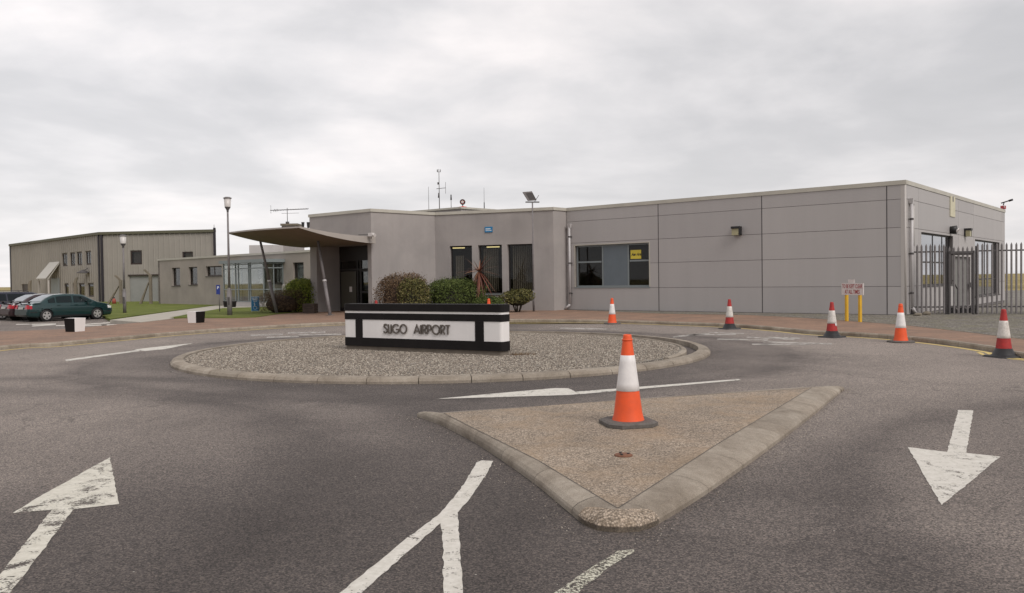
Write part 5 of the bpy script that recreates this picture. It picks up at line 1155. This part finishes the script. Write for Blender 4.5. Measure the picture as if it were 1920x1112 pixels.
# ================================================================== CARS
def interp(xs, ys, x):
    return float(np.interp(x, xs, ys))
def car(name, loc, rz, label, col, kind='hatch', L=4.45, Wd=1.72, Ht=1.40, light=False):
    o = thing(name, loc, label, 'car', 'cars parked by the pavement', rz); o.scale = (.955, .955, .97)
    hw = Wd/2; pm_ = mat(name+'_paint_'+str(round(sum(col), 3)), col, .28, .05, 2, .35, coat=.8)
    # profile along x (0 = rear, L = nose)
    if kind == 'hatch':
        RX = [0, .08, .30, .62, .95, 1.35, 1.9, 2.5, 2.85, 3.45, 3.55, 4.0, 4.3, L]
        RZ = [.62, .86, .95, .98, 1.20, 1.36, Ht, Ht-.02, 1.33, .99, .95, .86, .76, .55]
        cab0, cab1, wsx0, wsx1, rwx0, rwx1 = .85, 3.42, 2.72, 3.38, .70, 1.30
        belt = lambda x: interp([0, 3.4, 4, L], [.93, .90, .80, .60], x)
    else:
        RX = [0, .05, .16, .40, .8, 1.6, 2.6, 2.85, 3.35, 3.45, 4.0, 4.3, L]
        RZ = [.70, .98, 1.2, Ht-.06, Ht, Ht, Ht-.03, Ht-.1, 1.06, 1.02, .94, .85, .6]
        cab0, cab1, wsx0, wsx1, rwx0, rwx1 = .25, 3.35, 2.85, 3.32, .08, .30
        belt = lambda x: interp([0, 3.4, 4, L], [1.0, .97, .86, .65], x)
    zlo = lambda x: interp([0, .1, .5, L-.5, L-.1, L], [.36, .26, .21, .20, .24, .34], x)
    wid = lambda x: hw*interp([0, .08, .35, .9, 3.4, 4.0, 4.3, L], [.80, .90, .97, 1, 1, .96, .88, .70], x)
    roof = lambda x: interp(RX, RZ, x)
    wheels = (.88, 3.50)
    def side(x, z):          # half-width of the skin at height z
        b, rf, w_ = belt(x), roof(x), wid(x)
        if z <= b: 
            t = (z-zlo(x))/max(.01, b-zlo(x)); return w_*(.93+.07*math.sin(math.pi*min(1, t*.8+.1))) - .015*(t > .9)
        t = (z-b)/max(.02, rf-b); return (w_*.965-.015)*(1-.20*min(1, t)*min(1, (rf-b)/.42))
    def section(x):
        z0, b, rf = zlo(x), min(belt(x), roof(x)-.02), roof(x); P = []
        for t in (0, .15, .4, .65, .85, 1): z = z0+(b-z0)*t; P.append((side(x, z), z))
        for t in (.3, .6, .85): z = b+(rf-b)*t*.94; P.append((side(x, z), z))
        wt = side(x, b+(rf-b)*.94)
        for t, dz in ((.93, .985), (.78, 1.0), (.4, 1.015), (0, 1.02)): P.append((wt*t, b+(rf-b)*dz if dz <= 1 else rf+(dz-1)*.6))
        return [(0, z0-.0)]+P
    xs = sorted(set([k*L/70 for k in range(71)]+RX))
    mb = MB(); vs = []; 
    for x in xs:
        s_ = section(x); full = [(-y, z) for y, z in s_[::-1]][:-1]+s_[:-1] if False else [(y, z) for y, z in s_]+[(-y, z) for y, z in s_[-2:0:-1]]
        vs += [(x, y, z) for y, z in full]
    m = len(full); fs = [(i*m+j, i*m+(j+1) % m, (i+1)*m+(j+1) % m, (i+1)*m+j) for i in range(len(xs)-1) for j in range(m)]
    # open the wheel arches
    def inarch(f):
        c = [sum(vs[k][q] for k in f)/4 for q in range(3)]
        return any((c[0]-wx)**2+(c[2]-.32)**2 < .36**2 for wx in wheels) and abs(c[1]) > hw*.5 and c[2] < .68
    fs = [f for f in fs if not inarch(f)]
    mb.add(vs, fs, True); mb.add([vs[k] for k in range(m)], [tuple(range(m))]); mb.add([vs[(len(xs)-1)*m+k] for k in range(m)], [tuple(range(m))[::-1]])
    body = mb.build('body', pm_, o)
    mb = MB(); mb.box((L/2, 0, .42), (L*.9, Wd*.72, .32)); mb.build('underbody', M['black'], body)
    for wx in wheels:
        for sy in (-1, 1):
            mb = MB(); y1_, y0_ = sy*(hw-.015), sy*(hw-.21)
            mb.cyl((wx, y0_, .31), (wx, y1_, .31), .31, n=24); mb.cyl((wx, y1_, .31), (wx, y1_-sy*.001+sy*.012, .31), .29, .25, 24); wh = mb.build('wheel', M['black'], o)
            mb = MB(); y2 = y1_+sy*.013
            mb.cyl((wx, y2, .31), (wx, y2+sy*.008, .31), .06, n=10)
            for k in range(5):
                a = R(90+72*k); d = Vector((math.cos(a), 0, math.sin(a))); s2 = Vector((-math.sin(a), 0, math.cos(a))); c0_ = Vector((wx, y2+sy*.006, .31))
                mb.add([c0_+d*.04-s2*.035, c0_+d*.04+s2*.035, c0_+d*.2+s2*.055, c0_+d*.2-s2*.055], [(0, 1, 2, 3)])
            for k in range(20):
                a0, a1 = 2*math.pi*k/20, 2*math.pi*(k+1)/20; q = lambda r_, a: (wx+r_*math.cos(a), y2+sy*.004, .31+r_*math.sin(a)); mb.add([q(.175, a0), q(.205, a0), q(.205, a1), q(.175, a1)], [(0, 1, 2, 3)])
            mb.build('rim', mat('wheel_rim', (.50, .49, .48), .35, metal=.6), wh)
    # glass: patches of the skin moved out a little
    def patch(x0, x1, lo, hi, sy, nx=10, off=.006):
        vs = []; X = [x0+(x1-x0)*k/nx for k in range(nx+1)]
        for x in X:
            a, b = lo(x), max(lo(x)+.01, hi(x))
            for t in (0, .5, 1): z = a+(b-a)*t; vs.append((x, sy*(side(x, z)+off), z))
        return vs, [(3*i+j, 3*i+j+1, 3*i+j+4, 3*i+j+3) for i in range(nx) for j in range(2)]
    for sy in (-1, 1):
        if kind == 'hatch': spans = ((.98, 1.34), (1.40, 2.20), (2.28, 3.22))
        else: spans = ((.30, 1.15), (1.22, 2.15), (2.22, 3.15))
        for a, b in spans:
            mb = MB(); mb.add(*patch(a, b, lambda x: belt(x)+.03, lambda x: min(roof(x)-.10, Ht-.11), sy)); mb.build('side_window', M['carglass'], o)
    def top(x0, x1, fy, off=.008, n=6):
        vs = []
        for k in range(n+1):
            x = x0+(x1-x0)*k/n; y = side(x, roof(x)-.03)*fy; z = roof(x)
            dx = (roof(x+.05)-roof(x-.05))/.1; nrm = Vector((-dx, 0, 1)).normalized()
            for t in (-1, -.5, 0, .5, 1): vs.append((x+nrm.x*off, y*t, z+nrm.z*off+.012*(1-t*t)))
        return vs, [(5*i+j, 5*i+j+1, 5*i+j+6, 5*i+j+5) for i in range(n) for j in range(4)]
    mb = MB(); mb.add(*top(wsx0, wsx1, .86)); mb.build('windscreen', M['carglass'], o)
    mb = MB(); mb.add(*top(rwx0, rwx1, .80)); mb.build('rear_window', M['carglass'], o)
    dark = M['black']
    # trim: sills, door gaps, bumpers strip, mirrors, lights, plates, handles
    for sy in (-1, 1):
        mb = MB(); mb.add(*patch(1.25, 3.12, lambda x: .235, lambda x: .30, sy, 8, .008)); mb.build('sill', dark, o)
        for gx in (1.37, 2.24, 3.2):
            mb = MB(); mb.add(*patch(gx, gx+.012, lambda x: .33, lambda x: belt(x)-.01, sy, 1, .004)); mb.build('door_gap', dark, o)
        for gx in (1.5, 2.4): mb = MB(); mb.box((gx, sy*(side(gx, .82)+.012), .82), (.17, .03, .03)); mb.build('door_handle', pm_, o)
        mb = MB(); mb.box((3.0, sy*(hw+.08), .98), (.12, .18, .13)); mb.build('mirror', pm_, o)
        mb = MB(); z0_, z1_ = (.66, .86) if kind == 'hatch' else (.78, 1.05)
        mb.add(*patch(.0, .20, lambda x: z0_, lambda x: z1_-.2*x, sy, 4, .008)); xw = .0; y = side(.0, .7)
        mb.add([(-.008, sy*y*1.0, z0_), (-.008, sy*y*.62, z0_), (-.004+.06, sy*y*.62, z1_), (.062, sy*y*1.04, z1_)], [(0, 1, 2, 3)]); mb.build('tail_light', mat('tail_light_red', (.36, .01, .02), .3), o)
        mb = MB(); zh = .62 if kind == 'hatch' else .68; mb.add(*patch(L-.34, L-.06, lambda x: zh-.02, lambda x: zh+.13-.15*(x-L+.34), sy, 4, .010)); mb.build('headlight', mat('headlight_glass', (.62, .62, .60), .15), o)
        mb = MB(); mb.add(*patch(L-.42, L-.01, lambda x: .42, lambda x: .46, sy, 4, .008)); mb.add(*patch(.02, .42, lambda x: .47, lambda x: .51, sy, 4, .008)); mb.build('bumper_strip', dark, o)
        for wx in wheels:
            mb = MB(); n = 14; vs = []
            for k in range(n+1):
                a = R(-8+196*k/n)
                for r_ in (.345, .385): x, z = wx+r_*math.cos(a), .32+r_*math.sin(a); vs.append((x, sy*(side(x, max(z, zlo(x)+.01))+.006), z))
            mb.add(vs, [(2*i, 2*i+1, 2*i+3, 2*i+2) for i in range(n)]); mb.build('arch_lip', pm_, o)
            mb = MB(); mb.cyl((wx, sy*(hw-.26), .32), (wx, sy*(hw-.22), .32), .38, n=20); mb.build('arch_liner', dark, o)
    mb = MB(); mb.box((-.02, 0, .70 if kind == 'hatch' else .62), (.012, .5, .11)); mb.build('number_plate', mat('plate_white', (.5, .5, .47), .5), o)
    mb = MB(); mb.box((.0, 0, .44), (.06, Wd*.76, .16)); mb.build('rear_bumper', pm_, o)
    if kind == 'hatch':
        mb = MB(); mb.box((.14, 0, 1.03), (.24, 1.24, .028)); 
        for sy in (-1, 1): mb.box((.18, sy*.5, .975), (.1, .05, .09))
        mb.build('spoiler', dark, o)
    else:
        for sy in (-1, 1): mb = MB(); mb.tube([(.5, sy*.58, Ht+.0), (.55, sy*.58, Ht+.06), (2.3, sy*.58, Ht+.05), (2.4, sy*.58, Ht-.02)], .02, 6); mb.build('roof_rail', M['dsteel'], o)
    for x in ((1.6, 2.35)):
        for sy in (-1, 1): mb = MB(); mb.box((x, sy*.38, .72), (.18, .46, .62)); mb.box((x-.05, sy*.38, 1.12), (.1, .24, .2)); mb.build('car_seat', mat('seat_fabric', (.05, .05, .05), .9), o)
    return o
HD = R(54); hv = Vector((math.cos(HD), math.sin(HD), 0)); hu = Vector((-math.sin(HD), math.cos(HD), 0))
rw = G(89, 603, 0)+hv*.0
base = rw-hv*.88+hu*.86*.9
CC = (.006, .034, .036)
car('parked_car', base, HD, 'dark green hatchback with alloy wheels, nearest of the parked cars', CC, 'hatch')
car('parked_car', base+hu*2.3+hv*.15, HD, 'very dark red hatchback tucked behind the green one', (.035, .016, .020), 'hatch')
car('parked_estate', base+hu*4.75-hv*.1, HD, 'dark blue estate car with roof rails, behind the two hatchbacks', (.018, .018, .034), 'estate', Ht=1.52)
car('parked_estate', base+hu*7.3-hv*.9, HD, 'pale green-white car cut off by the left edge of the picture', (.42, .46, .40), 'estate', Ht=1.5)
